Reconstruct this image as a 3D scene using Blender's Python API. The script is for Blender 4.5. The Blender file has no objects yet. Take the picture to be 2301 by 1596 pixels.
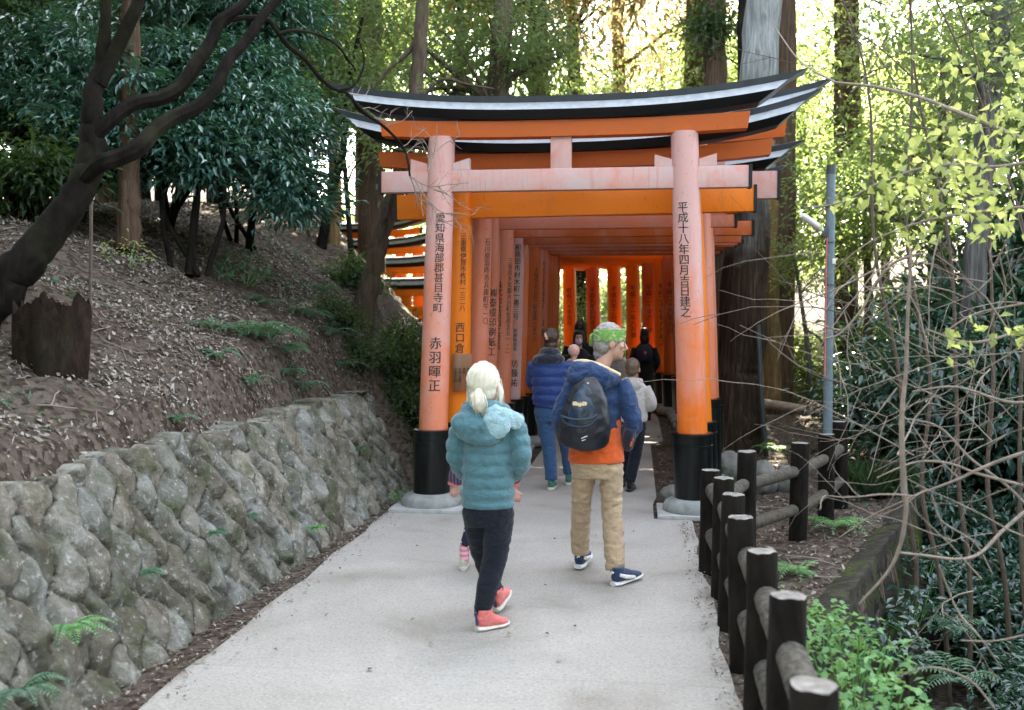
import bpy, bmesh, math, random
import numpy as np
from math import sin, cos, pi, radians, sqrt, atan, atan2, hypot
from mathutils import Vector, Matrix, noise
random.seed(7); rng = np.random.default_rng(7)
S = bpy.context.scene
COL = S.collection
# ---------------------------------------------------------------- camera, sky, sun, exposure
F = 2237.0; VW, VH = 2301.0, 1596.0; HOR = 711.0; VPX = 1430.0; EYE = 1.75   # layout measured in a 2301 x 1596 view
PITCH = -atan((VH/2-HOR)/F); YAW = atan((VPX-VW/2)/F*cos(PITCH))
cd = bpy.data.cameras.new('camera'); cam = bpy.data.objects.new('camera', cd); COL.objects.link(cam)
cam.location = (0, 0, EYE); cam.rotation_euler = (pi/2+PITCH, 0, YAW)
cd.sensor_width = 36; cd.lens = 36*F/VW; cd.clip_start = .05; cd.clip_end = 1000
cd.dof.use_dof = True; cd.dof.focus_distance = 7.4; cd.dof.aperture_fstop = 2.1
S.camera = cam
SUN_EL, SUN_AZ = radians(42), radians(4)          # azimuth measured from +Y (along the path) towards +X
w = bpy.data.worlds.new('World'); S.world = w; w.use_nodes = True
nt = w.node_tree; nt.nodes.clear()
sky = nt.nodes.new('ShaderNodeTexSky'); sky.sky_type = 'NISHITA'; sky.sun_disc = False
sky.sun_elevation = SUN_EL; sky.sun_rotation = SUN_AZ; sky.dust_density = 2.0; sky.air_density = 1.0
hs = nt.nodes.new('ShaderNodeHueSaturation'); hs.inputs['Saturation'].default_value = .42
bg = nt.nodes.new('ShaderNodeBackground'); bg.inputs['Strength'].default_value = .15
wo = nt.nodes.new('ShaderNodeOutputWorld')
nt.links.new(sky.outputs[0], hs.inputs['Color']); nt.links.new(hs.outputs[0], bg.inputs[0]); nt.links.new(bg.outputs[0], wo.inputs[0])
sl = bpy.data.lights.new('sun', 'SUN'); sl.energy = 5.0; sl.angle = radians(.5); sl.color = (1, .90, .74)
so = bpy.data.objects.new('sun', sl); COL.objects.link(so)
so.rotation_euler = Vector((-sin(SUN_AZ)*cos(SUN_EL), -cos(SUN_AZ)*cos(SUN_EL), -sin(SUN_EL))).to_track_quat('-Z', 'Y').to_euler()
S.view_settings.view_transform = 'Standard'; S.view_settings.look = 'None'
S.view_settings.exposure = 3.4; S.view_settings.gamma = 1
S.render.engine = 'CYCLES'
cy = S.cycles; cy.max_bounces = 6; cy.diffuse_bounces = 4; cy.glossy_bounces = 2; cy.transmission_bounces = 4
cy.caustics_reflective = False; cy.caustics_refractive = False; cy.use_denoising = True; cy.sample_clamp_indirect = 6

# ---------------------------------------------------------------- helpers
_r = Vector((cos(YAW), sin(YAW), 0)); _f = Vector((-sin(YAW)*cos(PITCH), cos(YAW)*cos(PITCH), sin(PITCH))); _u = _r.cross(_f)
def at(vx, vy, Y):                       # the place at depth Y that the measured view point (vx, vy) shows
    d = _f + _r*((vx-VW/2)/F) - _u*((vy-VH/2)/F)
    return Vector((0, 0, EYE)) + d*(Y/d.y)
def V(*a): return Vector(a)
def tag(o, label=None, cat=None, group=None, kind=None):
    if label: o['label'] = label
    if cat: o['category'] = cat
    if group: o['group'] = group
    if kind: o['kind'] = kind
    return o
def link(name, me, parent=None, loc=None):
    o = bpy.data.objects.new(name, me); COL.objects.link(o)
    if parent: o.parent = parent
    if loc is not None: o.location = loc
    return o
def empty(name, loc, rz=0, **k):
    o = bpy.data.objects.new(name, None); COL.objects.link(o); o.location = loc; o.rotation_euler.z = rz
    o.empty_display_size = .2
    return tag(o, **k)
def dup(root, loc=None, rz=None, scale=None, **k):
    def rec(o, par):
        c = o.copy(); COL.objects.link(c)
        if par: c.parent = par
        for ch in o.children: rec(ch, c)
        return c
    r = rec(root, None)
    if loc is not None: r.location = loc
    if rz is not None: r.rotation_euler.z = rz
    if scale is not None: r.scale = (scale,)*3 if not hasattr(scale, '__len__') else scale
    return tag(r, **k)
def np_mesh(name, Vv, Fc, mats, smooth=False, mi=None):
    Vv = np.asarray(Vv, dtype=np.float32); Fc = np.asarray(Fc, dtype=np.int32)
    me = bpy.data.meshes.new(name); n, k = Fc.shape
    me.vertices.add(len(Vv)); me.vertices.foreach_set('co', Vv.ravel())
    me.loops.add(n*k); me.loops.foreach_set('vertex_index', Fc.ravel())
    me.polygons.add(n); me.polygons.foreach_set('loop_start', np.arange(0, n*k, k, dtype=np.int32))
    if smooth: me.polygons.foreach_set('use_smooth', np.ones(n, dtype=bool))
    if mi is not None: me.polygons.foreach_set('material_index', np.asarray(mi, dtype=np.int32))
    me.update(calc_edges=True); me.validate()
    for m in (mats if isinstance(mats, (list, tuple)) else [mats]): me.materials.append(m)
    return me
class MB:
    def __init__(s): s.v = []; s.f = []; s.m = []
    def add(s, vs, fs, m=0):
        o = len(s.v); s.v += [tuple(p) for p in vs]; s.f += [tuple(i+o for i in f) for f in fs]; s.m += [m]*len(fs)
        return s
    def box(s, c, size, rot=None, m=0, taper=1.0):
        x, y, z = [a/2 for a in size]; R = rot or Matrix.Identity(3); c = Vector(c)
        vs = [c + R @ Vector((sx*x*(taper if sz > 0 else 1), sy*y*(taper if sz > 0 else 1), sz*z)) for sz in (-1, 1) for sy in (-1, 1) for sx in (-1, 1)]
        return s.add(vs, [(0,2,3,1),(4,5,7,6),(0,1,5,4),(2,6,7,3),(0,4,6,2),(1,3,7,5)], m)
    def tube(s, pts, rad, n=10, ref=None, m=0, cap=True):
        pts = [Vector(p) for p in pts]; N = len(pts)
        if not hasattr(rad, '__len__'): rad = [rad]*N
        rad = [(q if hasattr(q, '__len__') else (q, q)) for q in rad]
        t0 = (pts[1]-pts[0]).normalized()
        if ref is None: ref = Vector((1, 0, 0)) if abs(t0.x) < .8 else Vector((0, 1, 0))
        a = Vector(ref); vs = []; fs = []
        for i in range(N):
            t = (pts[min(i+1, N-1)]-pts[max(i-1, 0)])
            t = t.normalized() if t.length > 1e-9 else t0
            a = (a - t*a.dot(t)).normalized(); b = t.cross(a)
            ra, rb = rad[i]
            for k in range(n):
                th = 2*pi*k/n
                vs.append(pts[i] + a*(ra*cos(th)) + b*(rb*sin(th)))
        for i in range(N-1):
            for k in range(n):
                fs.append((i*n+k, i*n+(k+1) % n, (i+1)*n+(k+1) % n, (i+1)*n+k))
        if cap:
            fs.append(tuple(range(n-1, -1, -1))); fs.append(tuple((N-1)*n+k for k in range(n)))
        return s.add(vs, fs, m)
    def ell(s, c, r, R=None, n=14, k=9, m=0):
        c = Vector(c); R = R or Matrix.Identity(3); vs = []; fs = []
        for i in range(1, k):
            ph = pi*i/k
            for j in range(n):
                th = 2*pi*j/n
                vs.append(c + R @ Vector((r[0]*sin(ph)*cos(th), r[1]*sin(ph)*sin(th), r[2]*cos(ph))))
        T = len(vs); vs.append(c + R @ Vector((0, 0, r[2]))); vs.append(c + R @ Vector((0, 0, -r[2])))
        for i in range(k-2):
            for j in range(n): fs.append((i*n+j, (i+1)*n+j, (i+1)*n+(j+1) % n, i*n+(j+1) % n))
        for j in range(n):
            fs.append((T, j, (j+1) % n)); fs.append((T+1, (k-2)*n+(j+1) % n, (k-2)*n+j))
        return s.add(vs, fs, m)
    def lathe(s, prof, c=(0, 0, 0), n=28, m=0, lean=None):
        c = Vector(c); vs = []; fs = []
        for (r, z) in prof:
            o = lean(z) if lean else 0
            for k in range(n): vs.append(c + Vector((o + r*cos(2*pi*k/n), r*sin(2*pi*k/n), z)))
        for i in range(len(prof)-1):
            for k in range(n): fs.append((i*n+k, i*n+(k+1) % n, (i+1)*n+(k+1) % n, (i+1)*n+k))
        fs.append(tuple(range(n-1, -1, -1))); fs.append(tuple((len(prof)-1)*n+k for k in range(n)))
        return s.add(vs, fs, m)
    def mesh(s, name, mats, smooth=True):
        me = bpy.data.meshes.new(name); me.from_pydata(s.v, [], s.f)
        me.polygons.foreach_set('material_index', s.m)
        me.polygons.foreach_set('use_smooth', [smooth]*len(s.f)); me.update()
        for m in (mats if isinstance(mats, (list, tuple)) else [mats]): me.materials.append(m)
        return me
    def build(s, name, mats, parent=None, smooth=True, bevel=0, sharp=40):
        me = s.mesh(name, mats, smooth)
        if bevel:
            bm = bmesh.new(); bm.from_mesh(me)
            es = [e for e in bm.edges if len(e.link_faces) == 2 and e.calc_face_angle(0) > radians(35)]
            bmesh.ops.bevel(bm, geom=es, offset=bevel, segments=2, affect='EDGES', profile=.5); bm.to_mesh(me); bm.free()
        if smooth: me.set_sharp_from_angle(angle=radians(sharp))
        return link(name, me, parent)
def smooth_path(pts, k=6):               # Catmull-Rom; points may carry a radius as 4th number
    P = [np.array(p, dtype=float) for p in pts]; P = [2*P[0]-P[1]] + P + [2*P[-1]-P[-2]]; out = []
    for i in range(1, len(P)-2):
        for j in range(k):
            t = j/k; a, b, c, d = P[i-1:i+3]
            out.append(.5*((2*b)+(c-a)*t+(2*a-5*b+4*c-d)*t*t+(3*b-a-3*c+d)*t**3))
    out.append(P[-2]); return out
def vol(name, mb, mats, parent, vox=.009, smooth=3, disp=None):   # several closed shapes fused into one continuous skin
    me = mb.mesh(name, mats, True); t = link(name, me)
    m = t.modifiers.new('r', 'REMESH'); m.mode = 'VOXEL'; m.voxel_size = vox; m.use_smooth_shade = True
    if smooth:
        q = t.modifiers.new('s', 'SMOOTH'); q.factor = .5; q.iterations = smooth
    dg = bpy.context.evaluated_depsgraph_get(); dg.update()
    me2 = bpy.data.meshes.new_from_object(t.evaluated_get(dg)); me2.name = name
    bpy.data.objects.remove(t); bpy.data.meshes.remove(me)
    me2.materials.clear()
    for mm in (mats if isinstance(mats, (list, tuple)) else [mats]): me2.materials.append(mm)
    if disp:
        n = len(me2.vertices); co = np.empty(n*3, np.float32); me2.vertices.foreach_get('co', co); co = co.reshape(-1, 3)
        no = np.array([v.normal[:] for v in me2.vertices])
        d = np.array([disp(Vector(c)) for c in co]); me2.vertices.foreach_set('co', (co+no*d[:, None]).astype(np.float32).ravel()); me2.update()
    me2.polygons.foreach_set('use_smooth', [True]*len(me2.polygons))
    me2.polygons.foreach_set('material_index', [0]*len(me2.polygons))
    return link(name, me2, parent)

# ---------------------------------------------------------------- materials
def newmat(name):
    m = bpy.data.materials.new(name); m.use_nodes = True; n = m.node_tree; n.nodes.clear()
    return m, n, (lambda t, **k: mk(n, t, **k))
def mk(n, t, **k):
    x = n.nodes.new('ShaderNode'+t)
    for a, b in k.items():
        if a in x.inputs.keys(): x.inputs[a].default_value = b
        else: setattr(x, a, b)
    return x
def ramp(n, src, stops, interp='LINEAR'):
    r = n.nodes.new('ShaderNodeValToRGB'); r.color_ramp.interpolation = interp
    el = r.color_ramp.elements
    while len(el) > 1: el.remove(el[-1])
    for i, (p, c) in enumerate(stops):
        e = el[0] if i == 0 else el.new(p)
        e.position = p; e.color = (*c, 1) if len(c) == 3 else c
    if src is not None: n.links.new(src, r.inputs[0])
    return r
def g3(v): return (v, v, v)
def coords(n, scale=(1, 1, 1), kind='Object'):
    tc = n.nodes.new('ShaderNodeTexCoord'); mp = n.nodes.new('ShaderNodeMapping'); mp.inputs['Scale'].default_value = scale
    n.links.new(tc.outputs[kind], mp.inputs[0]); return mp.outputs[0]
def tex_noise(n, scale, detail=4, rough=.55, vec=None, dist=0):
    x = mk(n, 'TexNoise', Scale=scale, Detail=detail, Roughness=rough, Distortion=dist)
    if vec is not None: n.links.new(vec, x.inputs['Vector'])
    return x.outputs[0]
def mixc(n, fac, a, b, mode='MIX'):
    x = n.nodes.new('ShaderNodeMix'); x.data_type = 'RGBA'; x.blend_type = mode
    for s, i in ((fac, 0), (a, 6), (b, 7)):
        if hasattr(s, 'is_output') or hasattr(s, 'links'): n.links.new(s, x.inputs[i])
        else: x.inputs[i].default_value = s if not hasattr(s, '__len__') else ((*s, 1) if len(s) == 3 else s)
    return x.outputs[2]
def math_(n, op, a, b=None):
    x = n.nodes.new('ShaderNodeMath'); x.operation = op; x.use_clamp = True
    for s, i in ((a, 0), (b, 1)):
        if s is None: continue
        if hasattr(s, 'links'): n.links.new(s, x.inputs[i])
        else: x.inputs[i].default_value = s
    return x.outputs[0]
def absx(n, x):
    q = n.nodes.new('ShaderNodeMath'); q.operation = 'ADD'; n.links.new(x, q.inputs[0]); q.inputs[1].default_value = .87
    q2 = n.nodes.new('ShaderNodeMath'); q2.operation = 'ABSOLUTE'; n.links.new(q.outputs[0], q2.inputs[0])
    q3 = n.nodes.new('ShaderNodeMath'); q3.operation = 'MULTIPLY'; n.links.new(q2.outputs[0], q3.inputs[0]); q3.inputs[1].default_value = .63; return q3.outputs[0]
def finish(m, n, col, rough=.7, bump=None, bstr=.3, bdist=.01, metal=0, spec=.5, coat=0, coat_r=.2, trans=None, tcol=None, sheen=0):
    p = n.nodes.new('ShaderNodeBsdfPrincipled'); o = n.nodes.new('ShaderNodeOutputMaterial')
    if hasattr(col, 'links'): n.links.new(col, p.inputs['Base Color'])
    else: p.inputs['Base Color'].default_value = (*col, 1)
    if hasattr(rough, 'links'): n.links.new(rough, p.inputs['Roughness'])
    else: p.inputs['Roughness'].default_value = rough
    p.inputs['Metallic'].default_value = metal; p.inputs['Specular IOR Level'].default_value = spec
    p.inputs['Coat Weight'].default_value = coat; p.inputs['Coat Roughness'].default_value = coat_r
    if sheen: p.inputs['Sheen Weight'].default_value = sheen; p.inputs['Sheen Roughness'].default_value = .5
    if bump is not None:
        b = n.nodes.new('ShaderNodeBump'); b.inputs['Strength'].default_value = bstr; b.inputs['Distance'].default_value = bdist
        n.links.new(bump, b.inputs['Height']); n.links.new(b.outputs[0], p.inputs['Normal'])
    if trans:
        t = n.nodes.new('ShaderNodeBsdfTranslucent'); mx = n.nodes.new('ShaderNodeMixShader'); mx.inputs[0].default_value = trans
        if hasattr(tcol, 'links'): n.links.new(tcol, t.inputs[0])
        else: t.inputs[0].default_value = (*tcol, 1)
        n.links.new(p.outputs[0], mx.inputs[1]); n.links.new(t.outputs[0], mx.inputs[2]); n.links.new(mx.outputs[0], o.inputs[0])
    else: n.links.new(p.outputs[0], o.inputs[0])
    return m
def simple(name, col, rough=.7, var=.25, scale=8, bstr=.2, bdist=.006, vscale=(1, 1, 1), **k):
    m, n, _ = newmat(name); v = coords(n, vscale)
    a = tex_noise(n, scale, 5, .6, v)
    c = ramp(n, a, [(.25, tuple(x*(1-var) for x in col)), (.75, tuple(min(1, x*(1+var)) for x in col))])
    return finish(m, n, c.outputs[0], rough, a, bstr, bdist, **k)
def leafmat(name, cols, rough=.4, spec=.5, trans=.3, tcol=(.25, .4, .05), coat=0):
    m, n, _ = newmat(name); g = n.nodes.new('ShaderNodeNewGeometry')
    st = [(i/(len(cols)-1), c) for i, c in enumerate(cols)]
    c = ramp(n, g.outputs['Random Per Island'], st)
    return finish(m, n, c.outputs[0], rough, spec=spec, trans=trans, tcol=tcol, coat=coat, coat_r=.14)
def paint(name, orange, pink, amount, grad=0.0, streak=.5, rough=.5, coat=.08):
    # vermilion paint that has chalked to pink; the wear is patchy, with runs; the height grade adds pink, part fading, part painted sky sheen
    m, n, _ = newmat(name); tc = n.nodes.new('ShaderNodeTexCoord')
    sep = n.nodes.new('ShaderNodeSeparateXYZ'); n.links.new(tc.outputs['Object'], sep.inputs[0])
    a = tex_noise(n, 2.2, 6, .6, coords(n, (1, 1, .7)), .6); b = tex_noise(n, 9, 5, .65, coords(n, (1, 1, .18)))
    h = math_(n, 'MULTIPLY', math_(n, 'DIVIDE', sep.outputs[2], 3.3), grad)
    wv = math_(n, 'ADD', math_(n, 'ADD', math_(n, 'MULTIPLY', a, .7), math_(n, 'MULTIPLY', b, streak*.5)), h)
    fac = ramp(n, wv, [(max(0, .72-amount*.75), g3(0)), (min(1, 1.0-amount*.55), g3(1))])
    base = mixc(n, fac.outputs[0], orange, pink)
    ck = tex_noise(n, 75, 4, .7, coords(n, (1, 1, .02))); base = mixc(n, ramp(n, ck, [(.66, g3(0)), (.72, g3(.55))]).outputs[0], base, tuple(x*.4 for x in orange))
    gr = tex_noise(n, 6, 6, .75, coords(n, (1, 1, .25)), .5); base = mixc(n, ramp(n, gr, [(.55, g3(0)), (.75, g3(.5))]).outputs[0], base, tuple(x*.55+.03 for x in orange))
    base = mixc(n, ramp(n, gr, [(.24, g3(.45)), (.36, g3(0))]).outputs[0], base, tuple(min(1, x*1.1+.05) for x in orange))
    sp = ramp(n, tex_noise(n, 60, 3, .6, coords(n, (1, 1, .4))), [(.64, g3(0)), (.72, g3(.65))])
    base = mixc(n, sp.outputs[0], base, tuple(x*.45 for x in orange))
    return finish(m, n, base, rough, ck, .35, .004, coat=coat, coat_r=.25, spec=.3)
OR = (.74, .155, .010); PK = (.60, .29, .25)
M = {}
M['paint_front'] = paint('vermilion_faded_sheen_front', OR, (.60, .35, .32), .27, .45, .6)
def beam_paint():
    m, n, _ = newmat('vermilion_faded_beam'); tc = coords(n); a = tex_noise(n, 3.0, 6, .65, tc, .8); st = tex_noise(n, 30, 5, .7, coords(n, (1, 1, .05))); f = tex_noise(n, 70, 4, .7, coords(n, (.25, 1, 1)))
    base = ramp(n, a, [(.30, (.60, .24, .17)), (.45, (.60, .33, .29)), (.62, (.56, .40, .385)), (.78, (.52, .42, .43))]).outputs[0]
    base = mixc(n, ramp(n, st, [(.56, g3(0)), (.70, g3(.75))]).outputs[0], base, (.52, .20, .13))
    base = mixc(n, ramp(n, st, [(.28, g3(.5)), (.38, g3(0))]).outputs[0], base, (.40, .30, .29))
    base = mixc(n, ramp(n, f, [(.62, g3(0)), (.74, g3(.4))]).outputs[0], base, (.62, .17, .04))
    return finish(m, n, base, .65, st, .15, .004, spec=.3)
M['paint_beam'] = beam_paint()
M['paint_orange'] = paint('vermilion_fresh', (.80, .195, .004), PK, .02, 0)
M['paint_lintel'] = paint('vermilion_lintel', (.52, .105, .012), PK, .1, 0)
M['paint_mid'] = paint('vermilion_half_faded_sheen', OR, PK, .25, .3)
M['paint_pink'] = paint('vermilion_pink', (.64, .145, .022), (.62, .25, .18), .5, .22)
M['paint_deep'] = paint('vermilion_deep', (.50, .100, .010), PK, .22, .15)
M['black'] = simple('black_lacquer', (.006, .0065, .0075), .45, .4, 6, .1, vscale=(1, 1, .2), spec=.3)
M['cap_sky_sheen'] = simple('roof_slope_sky_sheen', (.27, .295, .31), .42, .3, 14, .1, spec=.6)  # grey stands in for sky reflected on the black roof slopes
M['rim_dark'] = simple('dark_roof_rim', (.028, .036, .044), .5, .3, 10, .1)
def tubmat():
    m, n, _ = newmat('black_sleeve_stained'); v = coords(n, (1, 1, .12)); a = tex_noise(n, 14, 5, .6, v); b = tex_noise(n, 5, 4, .6)
    c = ramp(n, a, [(.42, (.003, .0035, .004)), (.62, (.009, .011, .011)), (.8, (.055, .06, .055))])
    return finish(m, n, c.outputs[0], .32, b, .15, .006, coat=.08, spec=.3)
M['sleeve'] = tubmat()
M['ink'] = simple('black_ink', (.012, .014, .02), .5, .1, 20, 0)
M['stone'] = simple('base_stone_grey', (.24, .25, .235), .85, .4, 9, .5, .01)
M['slab'] = simple('slab_concrete', (.36, .36, .35), .85, .25, 14, .3)
def conc():
    m, n, _ = newmat('path_concrete'); v = coords(n)
    a = tex_noise(n, 1.3, 5, .6, v, .5); b = tex_noise(n, 55, 5, .85, v); c3 = tex_noise(n, 17, 6, .8, v)
    base = ramp(n, a, [(.28, (.235, .212, .178)), (.45, (.325, .303, .268)), (.6, (.355, .333, .298)), (.78, (.405, .383, .348))]).outputs[0]
    base = mixc(n, ramp(n, b, [(.36, g3(.8)), (.47, g3(0))]).outputs[0], base, (.14, .135, .13))
    base = mixc(n, ramp(n, b, [(.57, g3(0)), (.68, g3(.8))]).outputs[0], base, (.58, .56, .53))
    base = mixc(n, ramp(n, c3, [(.34, g3(.55)), (.47, g3(0))]).outputs[0], base, (.23, .225, .215))
    sep = n.nodes.new('ShaderNodeSeparateXYZ'); n.links.new(v, sep.inputs[0])
    e = math_(n, 'ADD', absx(n, sep.outputs[0]), math_(n, 'MULTIPLY', a, .25))
    # soil trodden onto both edges and two fine joints across
    base = mixc(n, ramp(n, e, [(.96, g3(0)), (1.0, g3(.75))]).outputs[0], base, (.17, .14, .105))
    for yy in (4.72, 7.65):
        q = n.nodes.new('ShaderNodeMath'); q.operation = 'ADD'; n.links.new(sep.outputs[1], q.inputs[0]); q.inputs[1].default_value = -yy
        q2 = n.nodes.new('ShaderNodeMath'); q2.operation = 'MULTIPLY_ADD'; n.links.new(a, q2.inputs[0]); q2.inputs[1].default_value = .10; n.links.new(q.outputs[0], q2.inputs[2])
        q3 = n.nodes.new('ShaderNodeMath'); q3.operation = 'ADD'; n.links.new(q2.outputs[0], q3.inputs[0]); q3.inputs[1].default_value = -.05
        q4 = n.nodes.new('ShaderNodeMath'); q4.operation = 'ABSOLUTE'; n.links.new(q3.outputs[0], q4.inputs[0])
        base = mixc(n, ramp(n, q4.outputs[0], [(.002, g3(.25)), (.008, g3(0))]).outputs[0], base, (.16, .155, .15))
    return finish(m, n, base, .85, b, .35, .004)
M['path'] = conc()
def soil():
    m, n, _ = newmat('leafy_soil'); v = coords(n)
    a = tex_noise(n, .7, 6, .65, v, .4); b = tex_noise(n, 22, 6, .7, v); vo = mk(n, 'TexVoronoi', Scale=26); n.links.new(v, vo.inputs['Vector'])
    c1 = ramp(n, b, [(.3, (.014, .012, .010)), (.5, (.060, .051, .042)), (.7, (.17, .152, .13))]).outputs[0]
    c2 = mixc(n, ramp(n, a, [(.4, g3(0)), (.6, g3(.75))]).outputs[0], c1, (.05, .035, .025))
    hsv = n.nodes.new('ShaderNodeHueSaturation'); n.links.new(vo.outputs['Color'], hsv.inputs['Color']); hsv.inputs['Saturation'].default_value = .0
    c4 = mixc(n, .55, c2, ramp(n, hsv.outputs[0], [(.2, (.012, .008, .006)), (.6, (.05, .034, .024)), (.95, (.17, .135, .105))]).outputs[0])
    return finish(m, n, c4, .95, b, .9, .03, spec=.15)
M['soil'] = soil()
def litter(name, cols):
    m, n, _ = newmat(name); g = n.nodes.new('ShaderNodeNewGeometry')
    c = ramp(n, g.outputs['Random Per Island'], [(i/(len(cols)-1), q) for i, q in enumerate(cols)])
    return finish(m, n, c.outputs[0], .55, spec=.45)
M['litter'] = litter('dead_leaves', [(.024, .017, .012), (.085, .064, .047), (.15, .118, .088), (.24, .20, .158), (.32, .295, .255), (.07, .05, .035), (.38, .35, .31), (.045, .032, .023), (.15, .095, .055), (.20, .175, .145)])
def wallmat():
    m, n, _ = newmat('wall_stone'); v = coords(n)
    at_ = n.nodes.new('ShaderNodeAttribute'); at_.attribute_name = 'tint'
    a = tex_noise(n, 3.2, 6, .65, v, .6); b = tex_noise(n, 30, 6, .7, v); c3 = tex_noise(n, 9, 5, .7, v, .8)
    base = ramp(n, a, [(.28, (.085, .078, .058)), (.5, (.225, .213, .175)), (.72, (.42, .41, .37))]).outputs[0]
    base = mixc(n, .9, base, at_.outputs['Color'], 'MULTIPLY')
    base = mixc(n, ramp(n, c3, [(.52, g3(0)), (.63, g3(.6))]).outputs[0], base, (.10, .075, .05))
    base = mixc(n, ramp(n, b, [(.56, g3(0)), (.68, g3(.7))]).outputs[0], base, (.56, .55, .51))
    base = mixc(n, ramp(n, tex_noise(n, 5, 6, .7, v, .3), [(.48, g3(0)), (.64, g3(.75))]).outputs[0], base, (.068, .08, .036))
    return finish(m, n, base, .95, b, .9, .03, spec=.2)
M['wall'] = wallmat()
def bark(name, dark, light, moss=None, mfac=.6, vs=(1, 1, .12), sc=18, bd=.03):
    m, n, _ = newmat(name); v = coords(n, vs); a = tex_noise(n, sc, 6, .65, v, .5)
    c = ramp(n, a, [(.32, dark), (.55, tuple((x+y)/2 for x, y in zip(dark, light))), (.72, light)]).outputs[0]
    if moss:
        c = mixc(n, ramp(n, tex_noise(n, 2.5, 5, .65, coords(n)), [(.5, g3(0)), (.62, g3(mfac))]).outputs[0], c, moss)
    return finish(m, n, c, .92, a, .9, bd, spec=.15)
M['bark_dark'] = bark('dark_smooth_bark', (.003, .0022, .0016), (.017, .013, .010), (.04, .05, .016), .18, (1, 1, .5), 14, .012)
M['bark_moss'] = bark('mossy_bark', (.035, .03, .018), (.12, .105, .07), (.10, .12, .03), .85, (1, 1, .5), 14, .012)
M['bark_cedar'] = bark('cedar_bark', (.045, .028, .018), (.17, .115, .08), None, 0, (1, 1, .06), 26, .05)
M['bark_grey'] = bark('grey_bark', (.045, .042, .036), (.20, .20, .19), None, 0, (1, 1, .08), 24, .04)
def skylit_bark():  # pale tone rising with height paints in sky light on the upper trunk
    m, n, _ = newmat('cedar_bark_painted_skylight'); v = coords(n, (1, 1, .07)); a = tex_noise(n, 26, 6, .65, v, .5); tc = n.nodes.new('ShaderNodeTexCoord'); sp = n.nodes.new('ShaderNodeSeparateXYZ'); n.links.new(tc.outputs['Object'], sp.inputs[0])
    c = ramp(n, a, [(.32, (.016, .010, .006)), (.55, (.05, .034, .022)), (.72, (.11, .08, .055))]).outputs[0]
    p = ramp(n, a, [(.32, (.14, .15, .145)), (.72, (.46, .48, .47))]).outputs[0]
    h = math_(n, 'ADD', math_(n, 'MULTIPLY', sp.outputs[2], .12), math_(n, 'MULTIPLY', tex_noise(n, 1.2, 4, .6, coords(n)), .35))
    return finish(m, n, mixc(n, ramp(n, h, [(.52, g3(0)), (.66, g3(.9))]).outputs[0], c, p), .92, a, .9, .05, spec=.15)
M['bark_skylit'] = skylit_bark()
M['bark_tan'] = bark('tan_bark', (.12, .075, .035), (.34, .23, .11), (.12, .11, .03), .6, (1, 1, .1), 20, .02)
M['bark_brown'] = bark('brown_bark', (.05, .036, .026), (.16, .12, .09), (.07, .08, .03), .5, (1, 1, .2), 18, .02)
M['twig'] = simple('pale_twig', (.225, .178, .14), .7, .4, 20, .2)
M['twig_dark'] = simple('brown_twig', (.10, .07, .05), .75, .4, 20, .2)
M['leaf_laurel'] = leafmat('laurel_leaves', [(.035, .10, .075), (.075, .19, .15), (.05, .14, .125), (.16, .30, .25), (.075, .18, .155), (.02, .06, .045)], .24, 1.0, .2, (.10, .26, .06), .8)
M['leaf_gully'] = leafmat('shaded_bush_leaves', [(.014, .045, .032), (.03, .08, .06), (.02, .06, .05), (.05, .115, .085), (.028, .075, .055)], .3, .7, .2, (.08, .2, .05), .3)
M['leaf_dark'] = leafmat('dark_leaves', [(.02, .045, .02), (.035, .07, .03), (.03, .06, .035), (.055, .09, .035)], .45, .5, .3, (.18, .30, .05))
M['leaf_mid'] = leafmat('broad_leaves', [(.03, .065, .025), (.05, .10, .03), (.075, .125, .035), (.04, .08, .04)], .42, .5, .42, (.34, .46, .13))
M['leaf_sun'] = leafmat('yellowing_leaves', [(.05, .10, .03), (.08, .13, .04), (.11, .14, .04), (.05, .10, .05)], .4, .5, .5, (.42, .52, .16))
M['leaf_cedar'] = leafmat('cedar_sprays', [(.05, .055, .02), (.08, .065, .028), (.12, .07, .035), (.05, .07, .028)], .6, .3, .45, (.46, .36, .17))
M['leaf_bright'] = leafmat('young_maple_leaves', [(.15, .25, .04), (.24, .34, .07), (.33, .40, .11), (.18, .30, .09)], .45, .5, .55, (.70, .74, .22))
M['leaf_herb'] = leafmat('herb_leaves', [(.09, .24, .07), (.14, .33, .10), (.20, .38, .13), (.10, .28, .13)], .45, .5, .35, (.3, .5, .12))
M['leaf_fern'] = leafmat('fern_leaflets', [(.05, .12, .07), (.08, .17, .10), (.11, .20, .13), (.06, .14, .07)], .45, .6, .3, (.2, .36, .12))
M['grass_pale'] = leafmat('pale_grass_blades', [(.12, .16, .05), (.20, .21, .09), (.16, .19, .06), (.28, .26, .14)], .5, .4, .3, (.3, .35, .1))
M['leaf_grass'] = leafmat('grass_blades', [(.05, .10, .045), (.08, .14, .06), (.06, .12, .07)], .5, .4, .3, (.2, .35, .1))
M['log'] = simple('rustic_log_concrete', (.011, .0085, .0065), .95, .85, 16, 1.0, .03, vscale=(1, 1, .35), spec=.2)
M['log_top'] = simple('log_cut_face', (.20, .185, .165), .9, .65, 26, .7, .012)
M['rail'] = simple('weathered_log_rail', (.095, .086, .07), .95, .75, 30, 1.0, .03, spec=.2)
M['rail_dark'] = simple('mossy_log_rail', (.07, .06, .045), .9, .6, 22, .8, .02)
M['steel'] = simple('blue_grey_steel', (.12, .165, .19), .5, .15, 10, .05)
M['steel_dark'] = simple('dark_steel', (.05, .06, .065), .5, .2, 10, .05)
M['white'] = simple('white_plastic', (.72, .72, .70), .45, .05, 10, .02)
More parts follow.
